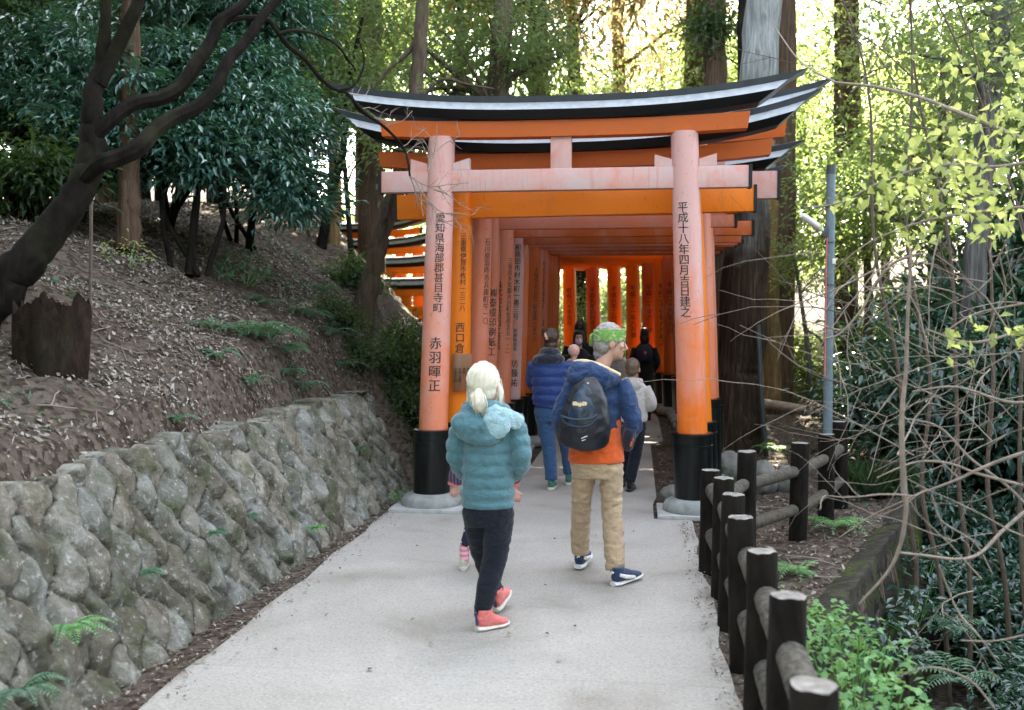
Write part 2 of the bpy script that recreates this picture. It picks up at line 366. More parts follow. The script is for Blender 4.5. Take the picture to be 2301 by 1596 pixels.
M['plaque'] = simple('varnished_board', (.22, .085, .03), .35, .35, 12, .1, vscale=(1, 1, .1), coat=.3)
M['rotten'] = bark('rotten_wood', (.006, .004, .003), (.04, .025, .016), (.02, .024, .01), .3, (1, 1, .4), 16, .04)
M['deadlog'] = bark('fallen_log_wood', (.22, .16, .11), (.55, .46, .36), None, 0, (.15, 1, 1), 20, .02)
M['mosswall'] = bark('mossy_stone_edge', (.014, .013, .010), (.07, .062, .05), (.05, .065, .016), .95, (1, 1, 1), 12, .03)
M['rock'] = simple('boulder_grey', (.17, .165, .15), .9, .45, 8, .6, .02)
# ---------------------------------------------------------------- ground, path, wall
def sm(a, b, x): t = np.clip((x-a)/(b-a), 0, 1); return t*t*(3-2*t)
def xedge(y): return np.maximum(1.0, 1.26+.39*(y-6.27))
def zt(x, y):
    x = np.asarray(x, float); y = np.asarray(y, float)
    s = -2.85-x
    za = 1.02+.55*s+.1*np.clip(y-5, 0, 9); zp = 2.75+.11*(y-8)
    h = np.clip(.5+.5*(zp-za)/.6, 0, 1); zl = zp*(1-h)+za*h-.6*h*(1-h)
    ww = 2.27*np.maximum(0, -2.52-x); wb = 1.5*np.maximum(0, -2.1-x)
    k = sm(10.0, 10.5, y)
    z = np.minimum(zl, ww*(1-k)+wb*k)
    q = ((x+2.6)*9+(y-11)*3.9)/9.81
    z = np.maximum(np.where(x < -2, np.maximum(z-.6*np.maximum(q, 0), np.minimum(z, 0)), z), 0)
    t = x-xedge(y); dr = 1.35*sm(0, .3, t)*(1-sm(9.6, 11.5, y)); z = z-np.where(x > 0, dr, 0)
    z = z+np.where(x > 4.5, .45*np.minimum(x-4.5, 9), 0)+np.maximum(0, y-22)*.05
    return z
def wob(x, y, z):
    a = np.array([noise.noise((p*.9, q*.9, 3))*.10+noise.noise((p*3.1, q*3.1, 9))*.05+noise.noise((p*9, q*9, 5))*.018 for p, q in zip(x, y)])
    m = np.clip((-2.95-x)/.4, 0, 1)+np.clip((x-.75)/.6, 0, 1)+np.clip((y-10.5)/1, 0, 1)*np.clip((-2.2-x)/.5, 0, 1)
    return z+a*np.clip(m, 0, 1)-.02
gx = np.concatenate([np.linspace(-90, -9, 28), np.arange(-8.5, 7, .09), np.linspace(7.4, 90, 30)])
gy = np.concatenate([np.arange(-12, 2, .7), np.arange(2, 16, .1), np.arange(16, 26, .35), np.linspace(27, 150, 30)])
X, Y = np.meshgrid(gx, gy); xs, ys = X.ravel(), Y.ravel(); zs = wob(xs, ys, zt(xs, ys))
nx, ny = len(gx), len(gy); I = np.arange(nx*ny).reshape(ny, nx)
fc = np.stack([I[:-1, :-1], I[:-1, 1:], I[1:, 1:], I[1:, :-1]], -1).reshape(-1, 4)
tag(link('ground', np_mesh('ground', np.stack([xs, ys, zs], 1), fc, M['soil'], True)), kind='structure')
def centre(t):                                   # the tunnel's centre line: straight, then bending to the left
    R = 4.0; c0 = V(-.42, 17.3, 0)
    if t <= 17.3: return V(-.42, t, 0), 0.0
    th = (t-17.3)/R; return V(-.42-R*(1-cos(th)), 17.3+R*sin(th), 0), th
vs = []; fs = []
ky = list(np.arange(-9, 8.61, .35)) + [8.62]
for y in ky:
    wl = .012*sin(y*5.1)+.008*sin(y*13); vs += [(-2.2+wl, y, -.03), (-2.2+wl, y, 0), (.47+.02*sin(y*3.3)+.012*sin(y*9), y, 0), (.47+.02*sin(y*3.3), y, -.03)]
for y in [8.64]+list(np.arange(8.9, 26, .4)):
    c, th = centre(y); lw = .80; rw = .62 if y > 9.4 else .58
    if y > 14: lw = rw = .8
    n_ = V(cos(th), sin(th), 0); a = c-n_*lw; b = c+n_*rw
    vs += [(a.x, a.y, -.03), (a.x, a.y, 0), (b.x, b.y, 0), (b.x, b.y, -.03)]
for i in range(len(vs)//4-1):
    for k in range(3): fs.append((i*4+k, i*4+k+1, i*4+k+5, i*4+k+4))
me = bpy.data.meshes.new('path'); me.from_pydata(vs, [], fs); me.materials.append(M['path'])
tag(link('path', me), kind='structure')

# retaining wall of wedge-shaped stones laid on the diagonal
def wall_geo():
    line = [(-2.42, 2.2), (-2.40, 6), (-2.27, 9.6)]
    pts = []
    for y in np.arange(2.2, 9.95, .013): pts.append((-2.42+.15*max(0, (y-5))/5, y, 1.0, 0.0))
    for a in np.linspace(0, pi/2, 45)[1:]: pts.append((-2.35-.35+.35*cos(a), 9.94+.35*sin(a), cos(a), sin(a)))
    for x in np.arange(-2.72, -3.5, -.014): pts.append((x, 10.29, 0, 1))
    B = np.array(pts); seg = np.hypot(np.diff(B[:, 0]), np.diff(B[:, 1])); u = np.concatenate([[0], np.cumsum(seg)])
    nv = 84; vv = np.linspace(-.05, 1.16, nv); U, W = np.meshgrid(u, vv, indexing='ij')
    sd = []
    du, dv = .26, .185
    for j in range(-1, 9):
        for i in range(-1, int(u[-1]/du)+2):
            sd.append((i*du+(j % 2)*du/2+rng.normal(0, .02), j*dv+rng.normal(0, .02)))
    sd = np.array(sd); N = len(sd); P = np.stack([U.ravel(), W.ravel()], 1)
    P = P + np.stack([.028*np.sin(P[:, 1]*17+P[:, 0]*3)+.018*np.sin(P[:, 0]*23+P[:, 1]*9), .022*np.sin(P[:, 0]*19)+.014*np.sin(P[:, 1]*31+P[:, 0]*11)], 1)
    d1 = np.full(len(P), 9.); d2 = d1.copy(); i1 = np.zeros(len(P), int)
    for k in range(N):
        a = np.abs(P[:, 0]-sd[k, 0])/.13; b = np.abs(P[:, 1]-sd[k, 1])/.20
        d = (a**1.1+b**1.1)**(1/1.1)
        l1 = d < d1; d2 = np.where(l1, d1, np.minimum(d2, d)); i1 = np.where(l1, k, i1); d1 = np.where(l1, d, d1)
    e = np.clip((d2-d1)*1.5, 0, 1); dep = rng.uniform(.05, .09, N); tint = rng.uniform(.55, 1.0, N); warm = rng.uniform(-.05, .06, N)
    nose = np.stack([rng.normal(0, .022, N), rng.normal(-.045, .03, N)], 1); rel = P-sd[i1]-nose[i1]; tw = rng.normal(0, .25, N)[i1]
    rx = rel[:, 0]+tw*rel[:, 1]; up = np.where(rel[:, 1] > 0, rel[:, 1]/.27, -rel[:, 1]/.15)
    lr = np.where(rx > 0, rx/rng.uniform(.11, .19, N)[i1], -rx/rng.uniform(.11, .19, N)[i1])
    hgt = dep[i1]*np.maximum(1-.42*(up+lr)-.42*np.maximum(up, lr), -.15)*sm(0, .16, e)-.03*(1-sm(0, .14, e))
    Nn = np.array([noise.noise((p[0]*9, p[1]*9, 1.7))*.022+noise.noise((p[0]*28, p[1]*28, 4.2))*.010+abs(noise.noise((p[0]*7, p[1]*7, 8.1)))*.024 for p in P])
    hgt = (hgt+Nn*np.clip(e*3, .3, 1)).reshape(U.shape); hgt -= .05
    lean = .45; top = 1.0+.02*np.sin(U*2.3)+.02*np.sin(U*7.1)
    zz = np.minimum(W, top+.02*(W-top)); ex = np.maximum(0, W-top)
    bx = B[:, 0][:, None]; by = B[:, 1][:, None]; n0 = B[:, 2][:, None]; n1 = B[:, 3][:, None]
    back = lean*zz/1.02+ex*2.2; px = bx-n0*back+n0*hgt*.92; py = by-n1*back+n1*hgt*.92; pz = zz*.98+hgt*.35
    nu = len(u); I = np.arange(nu*nv).reshape(nu, nv)
    fc = np.stack([I[:-1, :-1], I[1:, :-1], I[1:, 1:], I[:-1, 1:]], -1).reshape(-1, 4)
    me = np_mesh('stone_retaining_wall', np.stack([px, py, pz], -1).reshape(-1, 3), fc, M['wall'], True)
    ca = me.color_attributes.new('tint', 'FLOAT_COLOR', 'POINT'); t = tint[i1]
    ca.data.foreach_set('color', np.stack([t+warm[i1], t, t-warm[i1], np.ones_like(t)], 1).astype(np.float32).ravel())
    return me
tag(link('stone_retaining_wall', wall_geo()), 'leaning retaining wall of rough mossy wedge-shaped stones along the path', 'stone wall')

# ---------------------------------------------------------------- leaves
def leaf_arrays(P, D, Nn, L, Wd, fold=.25, droop=.15):
    D = D/np.linalg.norm(D, axis=1, keepdims=True); Sd = np.cross(D, Nn); Sd /= np.linalg.norm(Sd, axis=1, keepdims=True)+1e-9
    Nn = np.cross(Sd, D); L = L[:, None]; Wd = Wd[:, None]
    mid = P+D*L*.45
    v = np.stack([P, mid+Sd*Wd/2+Nn*Wd*fold, P+D*L-Nn*L*droop, mid-Sd*Wd/2+Nn*Wd*fold], 1).reshape(-1, 3)
    b = np.arange(len(P))[:, None]*4
    f = np.stack([b+[0, 2, 1], b+[0, 3, 2]], 1).reshape(-1, 3)
    return v, f
def leaf_mesh(name, P, D, L, Wd, mat, flat=.6, fold=.25, droop=.15, r=None):
    r = r or rng; n = len(P); Nn = r.normal(0, 1, (n, 3))*(1-flat)+np.array([0, 0, flat*1.6])
    v, f = leaf_arrays(np.asarray(P), np.asarray(D), Nn, L*r.uniform(.65, 1.25, n), Wd*r.uniform(.7, 1.2, n), fold, droop)
    return np_mesh(name, v, f, mat)
def crown_pts(centres, nleaf, spread, r=None, droop=.35, squash=.65, out=.7):
    r = r or rng; c = np.asarray(centres); k = len(c); idx = np.repeat(np.arange(k), nleaf)
    g = r.normal(0, 1, (len(idx), 3))*np.array([1, 1, squash]); sz = r.uniform(.6, 1.3, k)[idx, None]
    P = c[idx]+g*spread*sz; D = g*out+r.normal(0, .6, g.shape); D[:, 2] -= droop
    return P, D
def ell_centres(c, rad, n, r=None, hollow=.4):
    r = r or rng; d = r.normal(0, 1, (n, 3)); d /= np.linalg.norm(d, axis=1, keepdims=True)
    return np.asarray(c)+d*np.asarray(rad)*(r.uniform(hollow**2, 1, n)**.5)[:, None]
# fallen leaves, too many to count
def scatter(n, x0, x1, y0, y1, ok=None):
    x = rng.uniform(x0, x1, n); y = rng.uniform(y0, y1, n)
    if ok is not None: k = ok(x, y); x, y = x[k], y[k]
    return x, y
parts = [scatter(70000, -8.5, -2.92, 2.5, 12.5, lambda x, y: np.sin(x*3.1+y*1.7)+np.sin(y*4.3-x*2.2)+.8*np.sin(x*7.3-y*5.1)+rng.normal(0, .7, len(x)) > -.75), scatter(1900, -2.5, -2.17, 2.5, 9), scatter(900, -2.3, -1.3, 8.9, 16, lambda x, y: x < -1.3),
         scatter(1500, .2, 1.2, 8.75, 17, lambda x, y: x > .25), scatter(5500, .5, 3.2, 3, 10, lambda x, y: x < xedge(y)+.05), scatter(5000, 1.0, 8, 9, 22),
         scatter(26, -2.2, .45, 3.2, 8.6), scatter(500, -2.25, -1.95, 2.5, 8.6, lambda x, y: rng.uniform(0, 1, len(x)) > (x+2.25)/.3), scatter(700, .36, .56, 3, 8.6), scatter(7000, -9, -2.2, 10.5, 20)]
x = np.concatenate([p[0] for p in parts]); y = np.concatenate([p[1] for p in parts])
z = wob(x, y, zt(x, y)); z = np.where((x > -2.2) & (x < .47) & (y < 8.6), 0, z)+.012
P = np.stack([x, y, z], 1); e = .12
gxx = (zt(x+e, y)-zt(x-e, y))/(2*e); gyy = (zt(x, y+e)-zt(x, y-e))/(2*e); Nn = np.stack([-gxx, -gyy, np.ones_like(x)], 1)+rng.normal(0, .35, (len(x), 3))
Nn /= np.linalg.norm(Nn, axis=1, keepdims=True); D = np.cross(Nn, rng.normal(0, 1, (len(x), 3)))
edge_ = ((x > .2) & (x < .6) & (y < 8.7)) | ((x > -2.52) & (x < -1.9) & (y < 9)); Nn[edge_] = Nn[edge_]*.5+[0, 0, .9]
v, f = leaf_arrays(P, D, Nn, np.where(edge_, .028, 1)*np.where(edge_, rng.uniform(.6, 1.5, len(x)), 1)*np.where(edge_, 1, np.where((x > -1.9) & (x < .36) & (y < 8.6), .03, rng.choice([.02, .03, .04, .05, .07], len(x), p=[.3, .3, .2, .14, .06])*rng.uniform(.8, 1.2, len(x)))), np.where(edge_, .6, 1)*rng.choice([.008, .013, .02, .03], len(x)), .35, -.2)
tag(link('leaf_litter', np_mesh('leaf_litter', v, f, M['litter'])), kind='stuff')

mb = MB()
for i in range(420):
    a_ = random.uniform(-7.5, -2.95) if i % 4 else random.uniform(.7, 2.2); b_ = random.uniform(3, 12) if i % 4 else random.uniform(4, 9.5); th = random.uniform(0, pi); L_ = random.uniform(.06, .34); pts = []
    for t in (-.5, -.1, .25, .5):
        x_ = a_+L_*t*cos(th)+random.uniform(-.01, .01); y_ = b_+L_*t*sin(th); pts.append((x_, y_, float(wob(np.array([x_]), np.array([y_]), zt(x_, y_))[0])+.022))
    mb.tube(pts, random.uniform(.0015, .005), 4)
tag(mb.build('fallen_twigs', M['twig']), kind='stuff')
# ---------------------------------------------------------------- torii gates
def kanji(text, size, gap, name='inscription'):
    cu = bpy.data.curves.new('t', 'FONT'); cu.body = '\n'.join(text); cu.align_x = 'CENTER'; cu.size = size; cu.space_line = gap
    cu.resolution_u = 2
    o = bpy.data.objects.new('t', cu); COL.objects.link(o); dg = bpy.context.evaluated_depsgraph_get(); dg.update()
    me = bpy.data.meshes.new_from_object(o.evaluated_get(dg)); bpy.data.objects.remove(o); bpy.data.curves.remove(cu)
    bm = bmesh.new(); bm.from_mesh(me); w_ = size; bmesh.ops.triangulate(bm, faces=bm.faces[:])
    for i in range(-5, 6):
        bmesh.ops.bisect_plane(bm, geom=bm.verts[:]+bm.edges[:]+bm.faces[:], plane_co=(i*w_*.11, 0, 0), plane_no=(1, 0, 0))
    g = bm.verts[:]+bm.edges[:]+bm.faces[:]; d = bmesh.ops.duplicate(bm, geom=g)        # a second pass of the brush thickens the strokes
    for v in d['geom']:
        if isinstance(v, bmesh.types.BMVert): v.co.x += size*.022; v.co.z = .0006
    for v in bm.verts:                                # hand lettering: no two strokes quite alike
        k = v.co*(4.5/size); v.co.x += size*.028*noise.noise((k.x, k.y, 1.3)); v.co.y += size*.028*noise.noise((k.x, k.y, 7.7))
    bm.to_mesh(me); bm.free(); me.name = name
    return me
def wrap(parent, blocks, axis, rad, phi0, mat):
    # blocks: (text, top z, size, gap, sideways shift); glyphs are laid on the round pillar
    for text, ztop, size, gap, sx in blocks:
        me = kanji(text, size, gap); me.materials.clear(); me.materials.append(mat)
        for v in me.vertices:
            zz = ztop+v.co.y-size*.8; r = rad(zz)+.003+v.co.z; ph = phi0+(v.co.x+sx)/r
            v.co = (axis(zz)+r*sin(ph), -r*cos(ph), zz)
        link('inscription', me, parent)
def torii(label, Yc, xc, rz=0, hw=1.19, inn=.11, zt_=2.87, nh=.19, nhalf=1.63, zs=3.34, sh=.14, shalf=1.615, khalf=2.11, rise=.175, r=.128, tub=.72, roll=0,
          paintL=None, pp='paint_mid', pb='paint_mid', pl='paint_lintel', texts=None, detail=True, nd=.11, z0=0, tubr=.045, group='torii gates standing in a tunnel over the path', name='torii_gate', caps=True, plinth=False):
    root = empty(name, (xc, Yc, z0), rz, label=label, cat='torii gate', group=group)
    if roll: root.rotation_euler.y = roll
    ztop = zs+.02
    for sd in (-1, 1):
        ax = lambda z, s=sd: s*(hw-inn*(z/3.36)); rad = lambda z: r*(1.06-.13*z/3.36)
        mb = MB(); prof = [(rad(z), z) for z in np.linspace(.3, ztop, 9)]
        mb.lathe(prof, n=32 if detail else 18, lean=ax)
        p = mb.build('pillar', M[pp], root)
        if tub:
            rt = r+tubr; b = MB()
            b.lathe([(rt*.97, .10), (rt*.99, tub*.5), (rt, tub-.115), (rt+.006, tub-.113), (rt+.006, tub-.10), (rt, tub-.098), (rt+.004, tub-.02), (rt+.012, tub-.018), (rt+.012, tub), (rad(tub)-.005, tub+.004)], n=32 if detail else 18, lean=ax)
            b.build('pillar_sleeve', M['sleeve'], p, sharp=30)
            b = MB(); rs = rt+.105
            b.lathe([(rs-.03, 0), (rs, .035), (rs, .07), (rs-.02, .11), (rs-.06, .135), (rt-.01, .145)], n=28, lean=ax); b.build('base_stone', M['stone'], p)
            if plinth:
                b = MB(); b.box((ax(0), 0, .012), (.66, .60, .045)); b.build('plinth', M['slab'], p, bevel=.008)
        if texts and texts.get(sd):
            blocks, phi = texts[sd]
            wrap(p, blocks, ax, rad, phi, M['ink'])
    b = MB(); b.box((0, 0, zt_+nh/2), (2*nhalf, nd, nh)); beam = b.build('tie_beam', M[pb], root, bevel=.006)
    if caps:
        for sd in (-1, 1):
            b = MB(); b.box((sd*(nhalf+.014), 0, zt_+nh/2), (.03, nd+.012, nh+.012)); b.build('end_cap', M['black'], beam)
    # lintel: gently curved, then the black cap beam with its sloping faces toned pale as sky reflection
    def sweep(prof, half, zb, cur, ends, n=28, m_of=None):
        k = len(prof); vs = []; fs = []; ms = []
        for i in range(n+1):
            t = -1+2*i/n
            for (yy, zz, ex) in prof:
                xx = t*(half+ex); vs.append((xx, yy, zb+zz+cur*abs(xx/khalf)**2.6))
        for i in range(n):
            for j in range(k):
                fs.append((i*k+j, i*k+(j+1) % k, (i+1)*k+(j+1) % k, (i+1)*k+j)); ms.append(m_of[j] if m_of else 0)
        fs.append(tuple(range(k))[::-1]); fs.append(tuple(n*k+j for j in range(k))); ms += [ends, ends]
        b = MB(); b.v = vs; b.f = fs; b.m = ms; return b
    d = nd*.5+.02
    b = sweep([(-d, 0, 0), (-d-.012, sh, .02), (d+.012, sh, .02), (d, 0, 0)], shalf, zs, rise*.4, 1)
    b.build('lintel', [M[pl], M['black']], root)
    zb = zs+sh
    def kz(x_): return 0
    prof = [(-d-.05, .0, -.40), (-d-.11, .066, -.28), (-d-.112, .072, -.27), (-d-.045, .146, -.16), (-d-.05, .150, -.15), (-d-.06, .20, 0), (0, .225, 0), (d+.06, .20, 0), (d+.05, .150, -.15), (d+.045, .146, -.16), (d+.112, .072, -.27), (d+.11, .066, -.28), (d+.05, 0, -.40)]
    b = sweep(prof, khalf, zb+.004, rise, 1, 36, [0, 0, 1, 2, 2, 0, 0, 2, 2, 1, 0, 0, 0])
    kb = b.build('cap_beam', [M['black'], M['cap_sky_sheen'], M['rim_dark']], root, sharp=25)
    for v in kb.data.vertices:                       # the cap bends a little more than the lintel; keep its belly on the lintel
        v.co.z -= rise*.0
    b = MB(); b.box((0, 0, (zt_+nh+zs)/2), (.185, nd*.75, zs-zt_-nh+.03)); b.build('centre_strut', M[pb], root, bevel=.004)
    if detail:
        for sd in (-1, 1):
            for s2 in (-1, 1):
                ax0 = sd*(hw-inn*((zt_+nh)/3.36)); b = MB(); x0 = ax0+s2*r*.9; x1 = ax0+s2*(r+.14)
                y_ = nd*.5-.008; zz = zt_+nh+.002; vs = [(x0, -y_, zz), (x1, -y_, zz), (x1, -y_, zz+.105), (x0, -y_, zz+.06), (x0, y_, zz), (x1, y_, zz), (x1, y_, zz+.105), (x0, y_, zz+.06)]
                b.add(vs, [(0, 1, 2, 3), (7, 6, 5, 4), (0, 4, 5, 1), (1, 5, 6, 2), (2, 6, 7, 3), (3, 7, 4, 0)]); b.build('wedge', M[pb], root, smooth=False)
    return root
GL = [('愛知県海部郡甚目寺町', 2.67, .092, .97, .012), ('赤羽暉正', 1.56, .118, 1.08, .0)]
GR = [('平成十八年四月吉日建之', 2.74, .098, .93, -.01)]
torii('front torii gate, chalky pink faded pillars and grey-topped black roof beam', 8.91, -.67, 0, pp='paint_front', pb='paint_beam', texts={-1: (GL, .16), 1: (GR, -.24)}, plinth=True)
torii('second torii gate from the front, deep orange pillars with a board on one', 9.58, -.585, 0, hw=1.19, zt_=2.71, nh=.24, nhalf=1.70, zs=3.16, sh=.145, shalf=1.85, khalf=2.32, rise=.30, r=.14, tub=.74, pp='paint_orange', pb='paint_orange', pl='paint_lintel', roll=-.012,
      texts={-1: ([('三重県伊賀市枚村一三二八', 2.56, .066, .95, .02), ('西口倉庫㈲', 1.70, .10, 1.0, .0)], .42)})
torii('largest torii gate, third from the front, pale sunlit tie beam end and tall sleeve', 10.22, -.49, 0, hw=1.20, zt_=2.92, nh=.27, nhalf=1.87, zs=3.46, sh=.15, shalf=1.93, khalf=2.40, rise=.27, r=.122, tub=.92, pp='paint_pink', pb='paint_beam', pl='paint_lintel',
      texts={-1: ([('石川県羽咋市兵庫町午一〇', 2.55, .078, .95, .03)], .62)})
torii('fourth torii gate from the front, thin pink tie beam under the orange one', 10.88, -.47, 0, hw=1.22, zt_=2.70, nh=.13, nhalf=1.50, zs=3.08, sh=.12, shalf=1.7, khalf=2.22, rise=.19, r=.125, tub=.74, pp='paint_pink', pb='paint_pink', pl='paint_lintel',
      texts={-1: ([('㈱泰成印刷紙工', 2.05, .105, 1.02, .0), ('茶原', 1.15, .10, 1.0, 0)], .62)})
torii('fifth torii gate from the front, long orange tie beam end', 11.5, -.40, 0, hw=1.22, zt_=2.66, nh=.16, nhalf=1.68, zs=3.05, sh=.13, khalf=2.1, r=.14, tub=.74, pp='paint_pink', pb='paint_deep', pl='paint_deep',
      texts={-1: ([('三重県多気郡大台町佐原五五一・二', 2.42, .072, .96, .03), ('株式会社日口二号店', 2.15, .09, .98, -.10)], .58)})
torii('sixth torii gate from the front, palest pink-white pillar with a long address', 12.1, -.37, 0, hw=1.20, zt_=2.62, nh=.15, nhalf=1.6, zs=3.0, sh=.13, r=.135, tub=.74, pp='paint_beam', pb='paint_deep', pl='paint_deep',
      texts={-1: ([('和高田市材木町一番三号', 2.62, .085, .98, .0), ('取締役会長', 1.60, .055, 1.0, .0), ('坊藤祐', 1.22, .105, 1.1, .0)], .5)})
torii('seventh torii gate from the front, plain half-faded pillar without a readable line', 12.75, -.37, 0, hw=1.20, zt_=2.64, nh=.15, nhalf=1.62, zs=3.0, r=.125, pp='paint_mid', pb='paint_mid', texts=None)
torii('eighth torii gate from the front, broad orange pillar with dark brush writing', 13.4, -.33, 0, hw=1.18, zt_=2.66, nh=.15, nhalf=1.6, zs=3.02, r=.15, pp='paint_deep', pb='paint_deep',
      texts={-1: ([('大阪市大正区三軒家東一五十六', 2.4, .075, .95, .04), ('木上三人', 1.3, .10, 1.1, -.09)], .5)})
torii('ninth torii gate from the front, half-faded pillar signed beside the tall dark-lettered one', 14.05, -.33, 0, hw=1.18, zt_=2.68, nh=.15, nhalf=1.6, zs=3.04, r=.125, pp='paint_mid', pb='paint_pink',
      texts={-1: ([('小田原市荻窪三七十', 2.5, .085, .98, .0)], .45)})
torii('tenth torii gate from the front, pink pillar with two large characters behind the woman', 14.7, -.32, 0, hw=1.18, zt_=2.70, nh=.15, nhalf=1.6, zs=3.05, r=.13, pp='paint_pink', pb='paint_deep',
      texts={-1: ([('伏見区深草綿森町', 2.55, .088, .98, .0), ('山岡', 1.72, .125, 1.25, .0)], .42)})
more = ['eleventh torii gate from the front, narrow dark slit of pillar past the pink one', 'twelfth torii gate from the front, brownish pillar edge in the tunnel', 'thirteenth torii gate from the front, dim pillar near the bend', 'last torii gate of the straight run, pale lilac tie beam before the bend']
for i, lb in enumerate(more):
    torii(lb, 15.4+i*.62, -.35-.01*i, 0, hw=1.18, zt_=2.70+.03*i, nh=.16, nhalf=1.6, zs=3.06+.02*i, r=.125, pp='paint_deep', pb='paint_beam' if i == 3 else 'paint_deep', detail=False,
          texts={-1: ([('奉納稲荷大社吉日建之', 2.3, .09, 1.0, 0)], .35)})
bend = ['first gate of the bend, dark pillar and black sleeve behind the person in black', 'second gate of the bend, date column beside the person in black', 'third gate of the bend, lit from behind with a bright gap at its side', 'fourth gate of the bend, slim pillar over the boy', 'fifth gate of the bend, broad pillar above the green headband',
        'sixth gate of the bend, pillar with dark writing left of the headband', 'seventh gate of the bend, pillar beside the dark tree trunk', 'eighth gate of the bend, mostly hidden behind the straight row']
dates = ['平成二十六年五月', '平成二十七年九月建之', '平成二十年吉日建', '平成二十一年八月建', '平成元年二月吉日建', '平成九年四月吉日建之', '昭和六十年吉日', '平成三年']
for i, lb in enumerate(bend):
    c, th = centre(17.8+i*.54)
    torii(lb, c.y, c.x, th, hw=1.12, zt_=2.74, nh=.20, nhalf=1.5, zs=3.10, r=.145, khalf=1.95, pp='paint_deep' if i in (0, 2, 5) else 'paint_orange', pb='paint_orange', detail=False, group='torii gates round the bend of the tunnel',
          texts={1: ([(dates[i], 2.35, .115, 1.0, 0)], -th-.05)})
# the other avenue of gates, on the left behind the slope
for i in range(4):
    p = at(925-34*i, 640, 19.5+1.4*i); lbs = ['nearest roof', 'second roof', 'third roof', 'fourth roof', 'fifth roof', 'sixth roof', 'seventh roof', 'last roof']
    torii('distant torii beyond the leafy slope, %s of the row by the leaning trunk' % lbs[i], p.y, p.x-.1, radians(-16), hw=1.15, zt_=2.45, nh=.2, nhalf=1.55, zs=2.85, khalf=2.15, rise=.36, r=.14, tub=0, pp='paint_orange', pb='paint_orange', pl='paint_orange', detail=False, z0=-.7+.50*i, group='torii gates of the avenue beyond the slope')
# board hung on the second gate's pillar
b = MB(); root = empty('notice_board', (-1.66, 9.425, 1.04), .25, label='brown varnished wooden board with small black characters fixed to the orange pillar', cat='notice board')
b.box((0, 0, .17), (.185, .018, .36)); b.build('panel', M['plaque'], root, bevel=.003)
for k, (t, zz) in enumerate([('名張市', .19), ('桔梗ヶ丘', .19), ('電話', .19), ('株式', .19), ('工房', .11), ('江美', .11)]):
    me = kanji(t, .03, 1.0); me.materials.clear(); me.materials.append(M['ink'])
    for v in me.vertices: v.co = (v.co.x-.065+.042*(k % 4), -.0125, v.co.y+zz)
    link('lettering', me, root)
# ---------------------------------------------------------------- people
def cloth(name, col, rough=.8, sheen=.2, sc=40, var=.15, bs=.15, **k):
    m, n, _ = newmat(name); a = tex_noise(n, sc, 5, .65, coords(n)); rg = mk(n, 'TexNoise', Scale=13.0, Detail=5.0, Roughness=.6, Distortion=.7); n.links.new(coords(n, (1, 1, 1.5)), rg.inputs['Vector'])
    q = n.nodes.new('ShaderNodeMath'); q.operation = 'SUBTRACT'; n.links.new(rg.outputs[0], q.inputs[0]); q.inputs[1].default_value = .5
    q2 = n.nodes.new('ShaderNodeMath'); q2.operation = 'ABSOLUTE'; n.links.new(q.outputs[0], q2.inputs[0])
    q3 = n.nodes.new('ShaderNodeMath'); q3.operation = 'MULTIPLY_ADD'; n.links.new(a, q3.inputs[0]); q3.inputs[1].default_value = .12; n.links.new(q2.outputs[0], q3.inputs[2])
    c = ramp(n, a, [(.3, tuple(x*(1-var) for x in col)), (.7, tuple(min(1, x*(1+var)) for x in col))])
    return finish(m, n, c.outputs[0], rough, q3.outputs[0], .75, .03, sheen=sheen, spec=.3)
C_skin = simple('skin', (.50, .28, .20), .5, .12, 14, .05); C_pink = simple('pink_skin', (.62, .33, .27), .5, .1, 14, .05)
C_teal = cloth('teal_nylon', (.07, .17, .20), .55, .3, 22); C_aqua = cloth('pale_aqua_fleece', (.30, .46, .50), .9, .5, 60, .1, .4)
C_navy = cloth('navy_jersey', (.006, .0085, .017), .85, .1); C_blond = simple('blond_hair', (.74, .69, .56), .42, .22, 60, .35, .004, vscale=(1, 1, .25))
C_coral = cloth('coral_knit', (.66, .17, .15)); C_sole = simple('pale_sole', (.62, .58, .50), .7, .2, 60, .2); C_purple = cloth('purple_tab', (.10, .04, .16))
C_blue = cloth('blue_jacket', (.012, .036, .105), .7, .15, 18); C_blue2 = cloth('dark_blue_sleeve_end', (.010, .014, .03), .75); C_cream = cloth('cream_fleece_lining', (.75, .58, .34), .9, .5, 60, .1, .4)
C_orange = cloth('orange_shirt', (.70, .115, .02), .85); C_khaki = cloth('khaki_corduroy', (.45, .325, .205), .85, .2, 26, .18, .3)
C_grey = simple('grey_hair', (.25, .23, .215), .55, .35, 40, .5, .006); C_band = None
def bandmat():
    m, n, _ = newmat('green_patterned_headband'); a = tex_noise(n, 15, 4, .6, coords(n, (1, 1, 2.6)), 1.2)
    c = ramp(n, a, [(.3, (.07, .17, .03)), (.46, (.14, .30, .05)), (.56, (.19, .37, .08)), (.63, (.50, .58, .40)), (.70, (.17, .33, .06))])
    return finish(m, n, c.outputs[0], .8, a, .2, .004)
C_band = bandmat()
C_bag = simple('black_nylon', (.009, .011, .016), .42, .3, 16, .15); C_bag2 = simple('blue_black_panel', (.018, .035, .065), .32, .3, 16, .1)
C_white = simple('white_rubber', (.70, .69, .66), .6, .08, 40, .1); C_shoe = cloth('navy_suede', (.022, .04, .095))
C_royal = cloth('royal_blue_puffer', (.012, .04, .17), .5, .2, 20); C_dknavy = cloth('dark_navy_fleece', (.010, .013, .028), .9, .5)
C_jean = cloth('blue_denim', (.028, .075, .17), .85); C_brown = simple('brown_hair', (.055, .032, .02), .45, .4, 50, .4, .004); C_brown2 = simple('light_brown_hair', (.12, .08, .052), .5, .4, 50, .4, .004)
